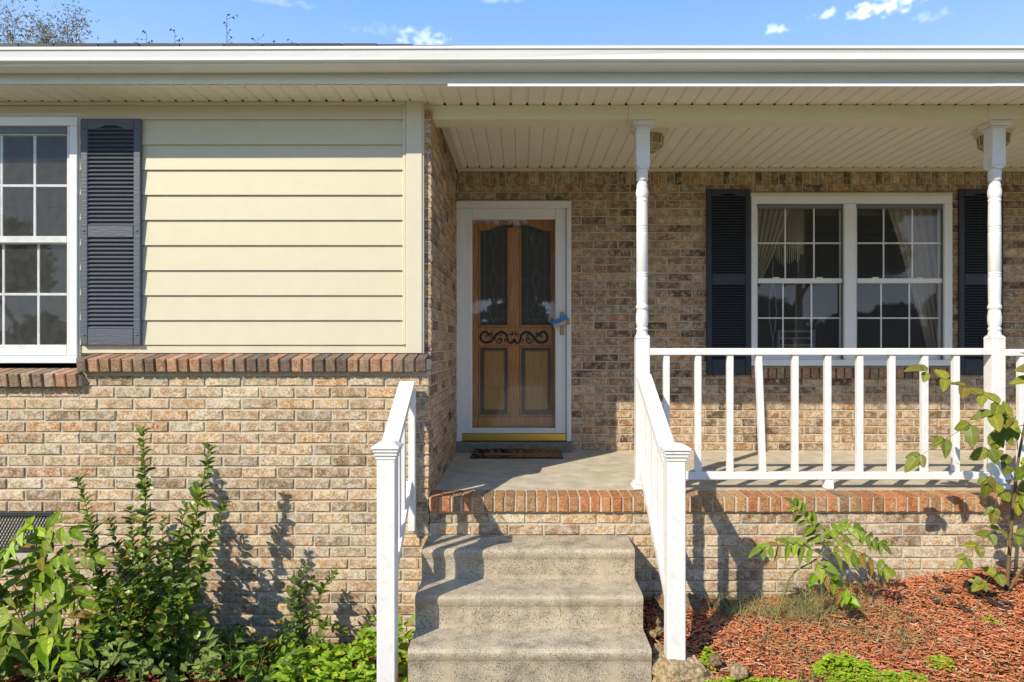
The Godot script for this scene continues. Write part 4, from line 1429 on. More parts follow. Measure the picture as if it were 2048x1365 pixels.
# ---------------------------------------------------------------- things on and about the porch
func lamp(label: String, x: float, z: float) -> void:
	var t := thing("ceiling_light", label, "ceiling light", Vector3(x, SOFFIT, z), "lights on the porch ceiling")
	var mb := MB.new()
	var c := Vector3(x, SOFFIT - 0.002, z)
	mb.lathe(PackedVector2Array([Vector2(0.0, -0.045), Vector2(0.105, -0.045), Vector2(0.112, -0.040), Vector2(0.118, -0.020), Vector2(0.132, -0.012), Vector2(0.132, 0.0)]), c, 8)
	add(t, "mount", mb, M.cream_trim)
	mb = MB.new()
	mb.lathe(PackedVector2Array([Vector2(0.0, -0.150), Vector2(0.045, -0.148), Vector2(0.085, -0.112), Vector2(0.094, -0.045)]), c, 8)
	add(t, "shade", mb, M.frosted)
	mb = MB.new()
	for k in 8:
		var a := TAU * k / 8
		var o := Vector3(cos(a), 0, sin(a))
		mb.tube(PackedVector3Array([c + o * 0.098 + Vector3(0, -0.044, 0), c + o * 0.090 + Vector3(0, -0.112, 0), c + o * 0.048 + Vector3(0, -0.151, 0)]), PackedFloat32Array([0.0035, 0.0035, 0.0035]), 6)
	for r in [[0.090, -0.112], [0.049, -0.151]]:
		var ring := PackedVector3Array()
		for k in 9:
			ring.append(c + Vector3(cos(TAU * k / 8) * r[0], r[1], sin(TAU * k / 8) * r[0]))
		var rr := PackedFloat32Array()
		rr.resize(9)
		rr.fill(0.0035)
		mb.tube(ring, rr, 6)
	add(t, "cage", mb, M.cream_trim)

func mat_print() -> ImageTexture:
	var w := 512
	var h := 208
	var a := noise(w, h, 91, 0.02, 4)
	var fi := noise(w, h, 92, 0.2, 2)
	var out := PackedByteArray()
	out.resize(w * h * 3)
	for y in h:
		for x in w:
			var i := y * w + x
			var u := float(x) / w
			var v := float(y) / h
			var wear := smoothst(0.25, 0.85, u + (a[i] / 255.0 - 0.5) * 0.9)
			var ink := 0.0
			var edge := minf(minf(u * 2.4, (1.0 - u) * 2.4), minf(v, 1.0 - v))
			if edge < 0.28:
				var s := sin(u * 48.0 + sin(v * 19.0) * 2.0) * sin(v * 27.0 + sin(u * 25.0) * 2.0)
				ink = 1.0 if s > -0.15 else 0.0
			elif edge < 0.31:
				ink = 0.8
			ink *= 1.0 - wear * 0.86
			var c := Vector3(0.36, 0.20, 0.085).lerp(Vector3(0.018, 0.014, 0.014), ink) * (0.65 + 0.6 * fi[i] / 255.0)
			var k := Color(c.x, c.y, c.z).linear_to_srgb()
			out[i * 3] = int(k.r * 255); out[i * 3 + 1] = int(k.g * 255); out[i * 3 + 2] = int(k.b * 255)
	return image_tex(w, h, Image.FORMAT_RGB8, out)

func sheet(mb: MB, nu: int, nv: int, f: Callable, thick: float, out: Vector3) -> void:    # a bent cloth or card of some thickness
	for s in [0.0, 1.0]:
		for i in nu:
			for j in nv:
				var p := []
				for q in [[i, j], [i + 1, j], [i + 1, j + 1], [i, j + 1]]:
					p.append((f.call(float(q[0]) / nu, float(q[1]) / nv) as Vector3) - out * thick * s)
				mb.quad(p[0], p[1], p[2], p[3], out if s == 0.0 else -out)

func things() -> void:
	lamp("porch ceiling light half hidden by the post beside the steps", 0.862, -4.64)
	lamp("porch ceiling light behind the top of the right hand post", 3.20, -4.64)
	# doormat, its back edge curled against the threshold
	var t := thing("doormat", "worn brown coir doormat with black border lying before the door", "doormat", Vector3(-0.05, FLOOR, -5.48))
	var mb := MB.new()
	var dm := mat("coir", Color(1, 1, 1), 0.95, 0.2)
	dm.albedo_texture = mat_print()
	var f := func(u: float, v: float) -> Vector3: return Vector3(lerpf(lerpf(-0.415, -0.385, v), lerpf(0.315, 0.30, v), u), FLOOR + 0.011 + 0.022 * smoothst(0.7, 1.0, v), lerpf(-5.345, -5.632, v))
	for i in 12:
		for j in 8:
			var q := []
			var uvs := []
			for k in [[i, j], [i + 1, j], [i + 1, j + 1], [i, j + 1]]:
				q.append(f.call(k[0] / 12.0, k[1] / 8.0))
				uvs.append(Vector2(k[0] / 12.0, 1.0 - k[1] / 8.0))
			mb.quad_uv(q[0], q[1], q[2], q[3], Vector3.UP, uvs[0], uvs[1], uvs[2], uvs[3])
	add(t, "pile", mb, dm)
	mb = MB.new()
	mb.quad(f.call(0, 0), f.call(1, 0), f.call(1, 0) - Vector3(0, 0.010, 0), f.call(0, 0) - Vector3(0, 0.010, 0), Vector3.BACK)
	mb.quad(f.call(0, 0), f.call(0, 1), f.call(0, 1) - Vector3(0, 0.010, 0), f.call(0, 0) - Vector3(0, 0.010, 0), Vector3.LEFT)
	mb.quad(f.call(1, 0), f.call(1, 1), f.call(1, 1) - Vector3(0, 0.010, 0), f.call(1, 0) - Vector3(0, 0.010, 0), Vector3.RIGHT)
	add(t, "rubber_backing", mb, M.black)
	# tape round the storm door handle
	t = thing("tape_flag", "strip of blue tape with faded pink paper wrapped on the door handle", "tape", Vector3(sx(1117, DB), sy(640, DB), -DB + 0.05))
	mb = MB.new()
	sheet(mb, 10, 3, func(u: float, v: float) -> Vector3: return sp(lerpf(1103, 1134, u) + v * 1.5, lerpf(642.5, 629.0, u) + v * lerpf(7.5, 9.5, u) + sin(u * 7.0) * 0.6, DB - 0.058 - 0.012 * sin(u * PI) + 0.006 * v), 0.001, Vector3.BACK)
	add(t, "tape", mb, M.blue_tape)
	mb = MB.new()
	sheet(mb, 8, 3, func(u: float, v: float) -> Vector3: return sp(lerpf(1107, 1132, u) + v * 2.5, lerpf(650.0, 640.0, u) + v * (9.0 - 3.0 * u), DB - 0.052 + 0.004 * sin(u * 9.0) + 0.006 * v), 0.001, Vector3.BACK)
	add(t, "paper", mb, M.rose_paper)
	# curtains and what stands in the room
	var folds := func(c0a: float, c0b: float, c1a: float, c1b: float, r0: float, r1: float, bend: float) -> MB:
		var m := MB.new()
		sheet(m, 44, 14, func(u: float, v: float) -> Vector3:
			var top_x := lerpf(c0a, c0b, u)
			var low_x := lerpf(c1a, c1b, u)
			return sp(lerpf(top_x, low_x, pow(v, bend)), lerpf(r0, r1, v), 5.88 + 0.018 * sin(u * 44.0 + v * 2.0)), 0.0015, Vector3.BACK)
		return m
	t = thing("curtain", "beige curtain drawn aside at the left of the left window half", "curtain", Vector3(sx(1520, 5.88), sy(640, 5.88), -5.88), "curtains of the porch window")
	add(t, "cloth", folds.call(1500, 1584, 1500, 1522, 400, 566, 1.2), M.curtain)
	t = thing("curtain", "beige curtain sweeping across the right window half to its side", "curtain", Vector3(sx(1870, 5.88), sy(720, 5.88), -5.88), "curtains of the porch window")
	add(t, "cloth", folds.call(1768, 1905, 1862, 1905, 400, 730, 0.85), M.curtain)
	t = thing("lace_valance", "fringed lace valance hanging behind the left window half", "valance", Vector3(sx(1575, 5.9), sy(480, 5.9), -5.9))
	mb = MB.new()
	for i in 14:
		for j in 16:
			var c := 1552.0 + i * 4.0
			var r := 405.0 + j * 7.0
			var low := 470.0 + (c - 1552.0) * 0.75
			if r < low:
				mb.tube(PackedVector3Array([sp(c, r, 5.90), sp(c + 2, r + 3.5, 5.90), sp(c, r + 7, 5.90)]), PackedFloat32Array([0.003, 0.003, 0.003]), 5)
				mb.tube(PackedVector3Array([sp(c + 4, r, 5.903), sp(c + 2, r + 3.5, 5.903), sp(c + 4, r + 7, 5.903)]), PackedFloat32Array([0.003, 0.003, 0.003]), 5)
	add(t, "net", mb, M.curtain)
	for i in 15:
		mb = MB.new()
		var c := 1548.0 + i * 3.9
		var r := 482.0 + 18.0 * sin(PI * i / 14.0)
		mb.tube(PackedVector3Array([sp(c, r - 10, 5.9), sp(c + rnd(-1, 1), r + 12, 5.9), sp(c + rnd(-1, 1), r + 30 + rnd(-5, 5), 5.9)]), PackedFloat32Array([0.004, 0.005, 0.003]), 5)
		add(t, "tassel", mb, M.curtain)
	t = thing("bead_string", "string of clear beads hanging behind the left window half", "bead string", Vector3(sx(1548, 5.95), sy(560, 5.95), -5.95))
	mb = MB.new()
	for i in 46:
		var r := 492.0 + i * 4.4
		var s := 0.0 if r < 560 else 7.0 * sin(clampf((r - 560.0) / 120.0, 0, 1) * PI)
		for k in ([-1.0, 1.0] if s > 0.3 else [0.0]):
			mb.lathe(PackedVector2Array([Vector2(0, -0.006), Vector2(0.005, 0), Vector2(0, 0.006)]), sp(1546 + k * s + sin(i * 0.9) * 0.7, r, 5.95), 6)
	add(t, "beads", mb, M.white_vinyl)
	t = thing("chair", "white ladder back chair standing inside behind the left window half", "chair", Vector3(sx(1590, 7.4), FLOOR, -7.5))
	var cx := sx(1590, 7.4)
	var chair_top := sy(660, 7.4)
	for k in [-1.0, 1.0]:
		mb = MB.new()
		mb.bar(Vector3(cx + k * 0.19, FLOOR, -7.4), Vector3(cx + k * 0.19, chair_top, -7.36), 0.03, 0.03)
		add(t, "back_leg", mb, M.white_paint)
		mb = MB.new()
		mb.bar(Vector3(cx + k * 0.19, FLOOR, -7.78), Vector3(cx + k * 0.19, FLOOR + 0.45, -7.78), 0.03, 0.03)
		add(t, "front_leg", mb, M.white_paint)
	for k in 3:
		mb = MB.new()
		mb.box(Vector3(cx - 0.17, chair_top - 0.03 - k * 0.075, -7.39), Vector3(cx + 0.17, chair_top - 0.005 - k * 0.075, -7.375), 0.003)
		add(t, "slat", mb, M.white_paint)
	mb = MB.new()
	mb.box(Vector3(cx - 0.21, FLOOR + 0.44, -7.80), Vector3(cx + 0.21, FLOOR + 0.47, -7.37), 0.006)
	add(t, "seat", mb, M.white_paint)
	# footing and stones by the right newel
	mb = MB.new()
	mb.col = Color(0.62, 0.50, 0.32)
	mb.blob(Vector3(0.755, 0.03, -3.30), Vector3(0.165, 0.10, 0.11), 0.38, 4, 14, 24)
	tag(add(self, "concrete_footing", mb, M.stone), "lumpy brown concrete footing round the foot of the right newel", "footing")
	var stones := [
		[1318, 1232, 3.93, 0.055, 0.10, "dark rounded stone in the gap between steps and right newel", 0.20], [1334, 1222, 3.86, 0.05, 0.10, "upright brown stone just left of the right newel", 0.30],
		[1384, 1215, 3.90, 0.055, 0.075, "brown stone at the wall just right of the right newel", 0.34], [1447, 1222, 3.86, 0.05, 0.06, "shaded round stone left of the dry grass tuft", 0.22],
		[1313, 1243, 3.62, 0.022, 0.022, "small orange stone highest in the gap beside the steps", 0.42], [1306, 1268, 3.56, 0.026, 0.018, "small pale orange stone low in the gap beside the steps", 0.45],
		[1318, 1262, 3.55, 0.018, 0.02, "small grey stone beside the lowest orange stone", 0.36], [1476, 1344, 3.22, 0.045, 0.030, "pale tan stone in the clover at the edge of the mulch", 0.46],
		[1430, 1322, 3.28, 0.028, 0.025, "grey broken stone beside the concrete footing", 0.30], [1318, 1305, 3.42, 0.045, 0.035, "tan stone wedged between bottom step and right newel", 0.40]]
	for i in stones.size():
		var s: Array = stones[i]
		mb = MB.new()
		var g: float = s[6]
		mb.col = Color(g, g * 0.76, g * 0.50) * 1.25
		mb.blob(sp(s[0], s[1], s[2]), Vector3(s[3], s[4], s[3] * 0.9), 0.45, 30 + i)
		tag(add(self, "stone", mb, M.stone), s[5], "stone")

# ---------------------------------------------------------------- plants
var leaf_cache := {}

func leaf_mesh(shape: String, variant: int, tint: Color) -> ArrayMesh:      # base at the origin, one unit along +y, one unit wide, facing +z
	var key := "%s/%d/%s" % [shape, variant, tint.to_html()]
	if leaf_cache.has(key):
		return leaf_cache[key]
	var mb := MB.new()
	var r2 := RandomNumberGenerator.new()
	r2.seed = variant * 17 + 3
	var ts := [0.0, 0.07, 0.18, 0.34, 0.52, 0.70, 0.84, 0.94, 1.0]
	var curl := r2.randf_range(0.02, 0.32)
	var fold := r2.randf_range(0.10, 0.42)
	var bend := r2.randf_range(-0.10, 0.10)
	var rows := []
	for t in ts:
		var w := 0.0
		if shape == "oval":
			w = sqrt(clampf(1.0 - pow((t - 0.5) * 2.0, 2.0), 0, 1)) * 0.5
		elif shape == "lance":
			w = 0.5 * pow(sin(PI * pow(t, 0.72)), 0.85)
		elif shape == "lobed":
			w = 0.5 * pow(sin(PI * pow(t, 0.8)), 0.9) * (0.55 + 0.45 * absf(cos(t * 13.0)))
		else:
			w = 0.5 * pow(sin(PI * pow(t, 0.66)), 0.72)
		if t == 0.0 or t == 1.0:
			w = 0.0
		var zc: float = -curl * t * t
		var x0: float = bend * t * t
		rows.append([Vector3(x0 - w, t, zc + fold * w + 0.02 * sin(t * 14.0)), Vector3(x0, t, zc), Vector3(x0 + w, t, zc + fold * w + 0.02 * cos(t * 12.0))])
	for i in ts.size() - 1:
		for s in 2:
			var a: Vector3 = rows[i][s]
			var b: Vector3 = rows[i][s + 1]
			var d: Vector3 = rows[i + 1][s + 1]
			var e: Vector3 = rows[i + 1][s]
			mb.col = tint * r2.randf_range(0.92, 1.08)
			var nn := (b - a).cross(e - a) if (b - a).length() > 0.001 else (d - a).cross(e - a)
			nn = nn.normalized()
			if nn.z < 0:
				nn = -nn
			nn = (nn + Vector3(0, 0, 0.4)).normalized()
			var ua := Vector2(0.5 * s, ts[i])
			var ub := Vector2(0.5 * s + 0.5, ts[i])
			var ud := Vector2(0.5 * s + 0.5, ts[i + 1])
			var ue := Vector2(0.5 * s, ts[i + 1])
			if (b - a).length() > 0.001:
				mb.sm(a, b, d, nn, nn, nn, ua, ub, ud)
			if (d - e).length() > 0.001:
				mb.sm(a, d, e, nn, nn, nn, ua, ud, ue)
	leaf_cache[key] = mb.mesh()
	return leaf_cache[key]

class Plant:
	var leaves := []        # [transform, tint]
	var wood: MB
	var called := "leaf"
	var shape := "ovate"

func leaf_at(p: Plant, at: Vector3, dir: Vector3, face: Vector3, l: float, w: float, tint: Color) -> void:
	var y := dir.normalized()
	var z := (face - y * face.dot(y))
	if z.length() < 0.05:
		z = Vector3(0.3, 0.5, 0.8) - y * Vector3(0.3, 0.5, 0.8).dot(y)
	z = z.normalized()
	var x := y.cross(z)
	p.leaves.append([Transform3D(Basis(x * w, y * l, z * l), at), tint])

func finish(p: Plant, t: Node3D, m: Material, singles: int, stem_called := "stem", mass_called := "foliage") -> void:
	if p.wood.v.size():
		add(t, stem_called, p.wood, M.stem)
	var order := range(p.leaves.size())
	order.sort_custom(func(a: int, b: int) -> bool:
		var la: Basis = p.leaves[a][0].basis
		var lb: Basis = p.leaves[b][0].basis
		return la.x.length() * la.y.length() > lb.x.length() * lb.y.length())
	var xfs := []
	var cols := []
	for k in order.size():
		var l: Array = p.leaves[order[k]]
		if k < singles:
			put(t, p.called, leaf_mesh(p.shape, k % 5, l[1]), m, l[0])
		else:
			xfs.append(l[0])
			cols.append(l[1])
	if xfs.size():
		stuff(copies(t, mass_called, leaf_mesh(p.shape, 2, Color(1, 1, 1)), m, xfs, cols))

func curve3(pts: Array, n: int) -> PackedVector3Array:      # smooth line through points
	var c := Curve3D.new()
	var k := pts.size()
	for i in k:
		var tg: Vector3 = (pts[mini(i + 1, k - 1)] - pts[maxi(i - 1, 0)]) / 6.0
		c.add_point(pts[i], -tg, tg)
	var out := PackedVector3Array()
	var l := c.get_baked_length()
	for i in n + 1:
		out.append(c.sample_baked(l * i / n, true))
	return out

func tapered(n: int, r0: float, r1: float) -> PackedFloat32Array:
	var out := PackedFloat32Array()
	for i in n:
		out.append(lerpf(r0, r1, float(i) / maxi(n - 1, 1)))
	return out

const GREENS := [[0.268, 0.380, 0.037], [0.347, 0.470, 0.047], [0.228, 0.313, 0.037], [0.427, 0.513, 0.061], [0.295, 0.357, 0.061]]
const DEEP := [[0.162, 0.270, 0.044], [0.221, 0.356, 0.054], [0.132, 0.229, 0.046], [0.279, 0.413, 0.059], [0.192, 0.300, 0.070]]
const BRIGHT := [[0.397, 0.596, 0.036], [0.518, 0.701, 0.047], [0.297, 0.490, 0.031], [0.597, 0.736, 0.062], [0.359, 0.527, 0.041]]
const OLIVE := [[0.312, 0.330, 0.055], [0.396, 0.396, 0.068], [0.249, 0.282, 0.048], [0.447, 0.411, 0.062], [0.330, 0.282, 0.062]]
const PALE := [[0.331, 0.410, 0.119], [0.410, 0.488, 0.157], [0.254, 0.331, 0.087], [0.468, 0.526, 0.142], [0.312, 0.370, 0.134]]

func pick(set_: Array) -> Color:
	var k: Array = set_[rng.randi() % set_.size()]
	return Color(k[0], k[1], k[2])

func compound(p: Plant, pts: Array, pairs: int, l: float, w: float, hang: float, set_: Array, end := true, first := 0.12) -> void:
	var line := curve3(pts, 24)
	p.wood.col = Color(0.16, 0.17, 0.05)
	p.wood.tube(line, tapered(25, 0.0028, 0.0010), 5)
	var face := Vector3(-0.25, 0.75, 0.62)
	for i in pairs:
		var t := lerpf(first, 0.97, float(i) / maxi(pairs - 1, 1))
		var k := clampi(int(t * 24), 0, 23)
		var at := line[k].lerp(line[k + 1], t * 24 - k)
		var tg := (line[mini(k + 1, 24)] - line[maxi(k - 1, 0)]).normalized()
		var side := tg.cross(face).normalized()
		for s in [-1.0, 1.0]:
			var grow := 0.72 + 0.38 * sin(PI * clampf(0.15 + t * 0.8, 0, 1))
			var dir: Vector3 = side * s * 0.85 + tg * 0.5 + Vector3(0, -hang, 0) + rv(0.16)
			leaf_at(p, at + rv(0.003), dir, face + rv(0.45), l * grow * rnd(0.72, 1.15), w * grow * rnd(0.75, 1.12), pick(set_) if rng.randf() > 0.05 else Color(0.40, 0.26, 0.06))
	if end:
		var tg2 := (line[24] - line[22]).normalized()
		leaf_at(p, line[24], tg2 + Vector3(0, -hang * 0.6, 0), face + rv(0.3), l, w, pick(set_))

func shrub_stem(p: Plant, pts: Array, r: float, step: float, l: float, w: float, set_: Array, from := 0.08, bark := Color(0.16, 0.085, 0.045)) -> PackedVector3Array:
	var n := 22
	var line := curve3(pts, n)
	p.wood.col = bark
	p.wood.tube(line, tapered(n + 1, r, 0.0010), 6)
	var total := 0.0
	for i in n:
		total += line[i].distance_to(line[i + 1])
	var s := from * total
	var turn := rnd(0, TAU)
	while s < total:
		var t := s / total
		var k := clampi(int(t * n), 0, n - 1)
		var at := line[k].lerp(line[k + 1], t * n - k)
		var tg := (line[k + 1] - line[k]).normalized()
		var x := tg.cross(Vector3(0.2, 0.1, 1)).normalized()
		var z := x.cross(tg)
		var grow := lerpf(1.15, 0.62, pow(t, 1.6)) * rnd(0.8, 1.15)
		for q in 2:
			if rng.randf() < 0.13:
				continue
			var a := turn + PI * q + rnd(-0.5, 0.5)
			var out := x * cos(a) + z * sin(a)
			var c := pick(set_)
			if t > 0.86:
				c = c.lerp(Color(0.26, 0.30, 0.035), 0.5)
			if rng.randf() < 0.03:
				c = Color(0.42, 0.30, 0.05)
			grow *= rnd(0.75, 1.2)
			leaf_at(p, at + out * 0.003, out * 0.9 + tg * lerpf(0.25, 0.9, t) + rv(0.28), tg * 0.9 + Vector3(-0.25, 0.35, 0.5) + rv(0.4), l * grow, w * grow, c)
		turn += 1.9 + rnd(-0.3, 0.3)
		s += step * rnd(0.8, 1.2)
	return line

func new_plant(shape: String, called := "leaf") -> Plant:
	var p := Plant.new()
	p.wood = MB.new()
	p.shape = shape
	p.called = called
	return p

func plants() -> void:
	# 1 large feathery sapling at the left edge
	var p := new_plant("lance", "leaflet")
	var d := 3.66
	var base := Vector3(sx(62, d), -0.1, -d)
	p.wood.col = Color(0.15, 0.13, 0.05)
	for s in [[70, 1130, 0.0], [30, 1180, 0.06], [115, 1190, -0.05], [62, 1250, 0.1]]:
		p.wood.tube(curve3([base, sp(s[0] * 0.5 + 33, (s[1] + 1330) * 0.5, d - s[2] * 0.5), sp(s[0], s[1], d - s[2])], 12), tapered(13, 0.007, 0.003), 6)
	var fr := [
		[75, 1132, 62, 1050, 14, 1098, 8, 0.0, 0.098], [78, 1128, 100, 1052, 140, 1062, 7, 0.03, 0.098], [80, 1150, 118, 1110, 188, 1114, 7, 0.05, 0.085], [60, 1180, 20, 1105, -30, 1140, 7, 0.04, 0.10],
		[70, 1200, 128, 1152, 172, 1232, 7, 0.02, 0.11], [60, 1225, 22, 1170, -12, 1262, 7, -0.03, 0.11], [72, 1250, 140, 1178, 196, 1200, 7, -0.04, 0.10], [58, 1290, 24, 1232, 22, 1300, 6, 0.10, 0.12],
		[70, 1290, 115, 1225, 165, 1280, 7, 0.08, 0.11], [40, 1240, -10, 1160, -60, 1170, 7, 0.0, 0.10], [62, 1320, 20, 1290, -20, 1340, 6, 0.14, 0.12], [75, 1180, 88, 1100, 92, 1082, 6, -0.06, 0.09], [66, 1310, 100, 1275, 130, 1330, 6, 0.13, 0.11], [50, 1210, 70, 1150, 120, 1140, 6, -0.03, 0.10]]
	for f in fr:
		var dd: float = d - f[7]
		compound(p, [sp(f[0], f[1], dd), sp(f[2], f[3], dd - 0.05), sp(f[4], f[5], dd - 0.09)], f[6], f[8] * 1.15, f[8] * 0.50, 0.42, GREENS if rng.randf() < 0.72 else BRIGHT)
	var t := thing("sapling", "large sapling with drooping feathery leaves below the foundation vent, at the left edge", "sapling", base)
	finish(p, t, M.leaf, 300)
	# 2 tall shrub of many upright shoots
	p = new_plant("oval")
	d = 3.68
	base = Vector3(sx(282, d), -0.12, -d)
	var shoots := [
		[248, 1345, 200, 1130, 157, 957, 0.05, 0.0055], [290, 1350, 292, 1090, 285, 856, 0.0, 0.007], [335, 1290, 372, 1130, 420, 890, 0.03, 0.006], [338, 1270, 395, 1150, 447, 1008, 0.08, 0.005], [305, 1340, 340, 1160, 372, 1005, -0.05, 0.005],
		[262, 1340, 250, 1160, 216, 1040, -0.03, 0.004], [285, 1340, 318, 1180, 326, 1035, 0.10, 0.004], [235, 1345, 215, 1240, 186, 1150, 0.09, 0.004], [295, 1345, 270, 1180, 262, 1020, 0.06, 0.004], [320, 1340, 365, 1230, 405, 1130, 0.12, 0.004],
		[280, 1345, 290, 1220, 300, 1080, 0.14, 0.004], [250, 1345, 235, 1250, 240, 1120, 0.13, 0.004], [330, 1345, 380, 1270, 430, 1215, 0.05, 0.004], [310, 1345, 320, 1260, 345, 1160, 0.17, 0.004], [270, 1345, 262, 1270, 255, 1190, 0.18, 0.004], [240, 1345, 200, 1290, 180, 1230, 0.15, 0.004]]
	for s in shoots:
		var dd: float = d - s[6]
		var line := shrub_stem(p, [sp(s[0], s[1], d), sp(s[2], s[3], dd), sp(s[4], s[5], dd + 0.03)], s[7], 0.021, 0.062, 0.034, DEEP)
		for k in 5:      # side shoots
			var i := 4 + k * 3
			var len_ := rnd(0.06, 0.15) * (1.0 - k * 0.11)
			var o := line[i]
			var dir := Vector3(rnd(-1, 1), rnd(0.4, 1.2), rnd(-0.4, 1.0)).normalized()
			shrub_stem(p, [o, o + dir * len_ * 0.5, o + dir * len_ + Vector3(0, 0.03, 0)], 0.0025, 0.020, 0.050, 0.027, DEEP if k < 3 else GREENS, 0.15)
	t = thing("shrub", "tall many-stemmed green shrub with small oval leaves before the left brick wall", "shrub", base)
	finish(p, t, M.leaf_gloss, 300)
	# 3 small shrub between it and the steps
	p = new_plant("oval")
	d = 3.80
	base = Vector3(sx(622, d), -0.1, -d)
	for s in [[625, 1330, 600, 1220, 606, 1138, 0.0, 0.005], [612, 1270, 640, 1190, 668, 1145, 0.03, 0.0035], [608, 1260, 588, 1220, 578, 1180, 0.05, 0.003], [605, 1235, 640, 1240, 690, 1262, 0.05, 0.003], [618, 1300, 640, 1270, 652, 1252, 0.1, 0.003], [610, 1280, 575, 1255, 562, 1240, 0.06, 0.003], [606, 1200, 620, 1170, 628, 1160, -0.03, 0.0025], [618, 1310, 560, 1290, 512, 1280, 0.06, 0.003], [604, 1215, 590, 1190, 592, 1160, 0.02, 0.0025]]:
		var dd: float = d - s[6]
		shrub_stem(p, [sp(s[0], s[1], d), sp(s[2], s[3], dd), sp(s[4], s[5], dd)], s[7], 0.0185, 0.045, 0.027, DEEP if rng.randf() < 0.5 else GREENS, 0.22)
	t = thing("shrub", "small thin shrub with a bare stem near the left newel post", "shrub", base)
	finish(p, t, M.leaf_gloss, 260)
	# 4 bright creeping ground cover and 5 paler weeds, with dark undergrowth
	p = new_plant("oval")
	for i in 620:
		var c := rnd(560, 826)
		var dd := rnd(3.34, 3.80)
		if c > 752 and c < 800 and dd < 3.52:
			continue
		var hgt := rnd(0.0, 0.10) + (0.16 * smoothst(700, 745, c) * rng.randf() if dd > 3.5 else 0.0)
		var at := Vector3(sx(c, dd), ground_y(sx(c, dd), -dd) + 0.02 + hgt, -dd)
		leaf_at(p, at, Vector3(rnd(-1, 1), rnd(-0.1, 0.8), rnd(-0.4, 1.0)), Vector3(-0.2, 0.9, 0.4) + rv(0.6), rnd(0.035, 0.062), rnd(0.022, 0.034), pick(BRIGHT))
	t = thing("ground_cover", "bright green leafy ground cover low beside the left newel post", "ground cover", Vector3(sx(700, 3.5), -0.1, -3.5))
	finish(p, t, M.leaf, 200)
	p = new_plant("lobed")
	for i in 1000:
		var c := rnd(-60, 620)
		var dd := rnd(3.38, 3.92)
		var hgt := rnd(0.0, 0.13) * (1.0 + 0.9 * sin(c * 0.021) * sin(c * 0.05)) + 0.10 * exp(-pow((c - 235.0) / 90.0, 2.0)) * rng.randf()
		var at := Vector3(sx(c, dd), ground_y(sx(c, dd), -dd) + 0.01 + hgt, -dd)
		leaf_at(p, at, Vector3(rnd(-1, 1), rnd(-0.2, 0.9), rnd(-0.4, 1.0)), Vector3(-0.2, 0.9, 0.4) + rv(0.6), rnd(0.04, 0.085), rnd(0.02, 0.042), pick(PALE) if c < 440 else pick(DEEP))
	for i in 24:
		var c := rnd(90, 560)
		var dd := rnd(3.45, 3.75)
		var o := Vector3(sx(c, dd), -0.1, -dd)
		p.wood.col = Color(0.15, 0.16, 0.06)
		p.wood.tube(curve3([o, o + Vector3(rnd(-0.03, 0.03), 0.1, 0.02), o + Vector3(rnd(-0.08, 0.08), rnd(0.14, 0.24), 0.03)], 6), tapered(7, 0.0022, 0.001), 5)
	t = thing("weeds", "pale grey-green weeds growing low under the shrubs at lower left", "weeds", Vector3(sx(250, 3.6), -0.1, -3.6))
	finish(p, t, M.leaf_dull, 160)
	# 6 sapling leaning over the mulch
	p = new_plant("lance", "leaflet")
	d = 3.66
	base = Vector3(sx(1548, d), ground_y(sx(1548, d), -d) - 0.02, -d)
	p.wood.col = Color(0.20, 0.20, 0.06)
	p.wood.tube(curve3([base, sp(1585, 1150, d), sp(1632, 1120, d - 0.02), sp(1650, 1098, d - 0.02)], 16), tapered(17, 0.0062, 0.0035), 7)
	for f in [
		[1648, 1100, 1632, 1060, 1588, 1012, 7, 0.0, 0.078, 0.25], [1640, 1108, 1590, 1088, 1526, 1098, 7, 0.06, 0.085, 0.45], [1655, 1098, 1700, 1058, 1762, 1088, 8, 0.05, 0.080, 0.42], [1645, 1110, 1700, 1105, 1770, 1136, 7, 0.10, 0.080, 0.45],
		[1632, 1120, 1650, 1140, 1690, 1196, 6, 0.12, 0.075, 0.35], [1655, 1098, 1650, 1075, 1680, 1050, 5, -0.05, 0.06, 0.3]]:
		var dd: float = d - f[7]
		compound(p, [sp(f[0], f[1], d - 0.02), sp(f[2], f[3], dd), sp(f[4], f[5], dd - 0.02)], f[6], f[8] * 1.05, f[8] * 0.44, f[9], GREENS, true, 0.22)
	p.wood.col = Color(0.16, 0.18, 0.06)
	p.wood.tube(curve3([sp(1695, 1222, 3.55), sp(1690, 1185, 3.55), sp(1672, 1160, 3.56)], 8), tapered(9, 0.003, 0.0015), 5)
	for k in [[1672, 1160], [1690, 1180], [1690, 1195], [1668, 1170], [1700, 1200], [1630, 1150], [1622, 1180]]:
		leaf_at(p, sp(k[0], k[1], 3.54), Vector3(rnd(-0.8, 0.8), rnd(-0.6, 0.8), 0.5), Vector3(-0.2, 0.7, 0.7) + rv(0.3), 0.085, 0.045, pick(BRIGHT))
	t = thing("sapling", "young sapling leaning over the red mulch with spreading paired leaflets", "sapling", base)
	finish(p, t, M.leaf, 300)
	# 7 tall sapling before the second post
	p = new_plant("ovate", "leaflet")
	d = 3.80
	base = Vector3(sx(2014, d), ground_y(sx(2014, d), -d) - 0.02, -d)
	p.wood.col = Color(0.17, 0.12, 0.06)
	p.wood.tube(curve3([base, sp(2024, 1050, d), sp(2036, 930, d), sp(2052, 840, d), sp(2062, 760, d)], 22), tapered(23, 0.011, 0.005), 8)
	p.wood.tube(curve3([sp(2010, 1200, d - 0.06), sp(2040, 1145, d - 0.03), sp(2090, 1090, d)], 10), tapered(11, 0.007, 0.005), 7)
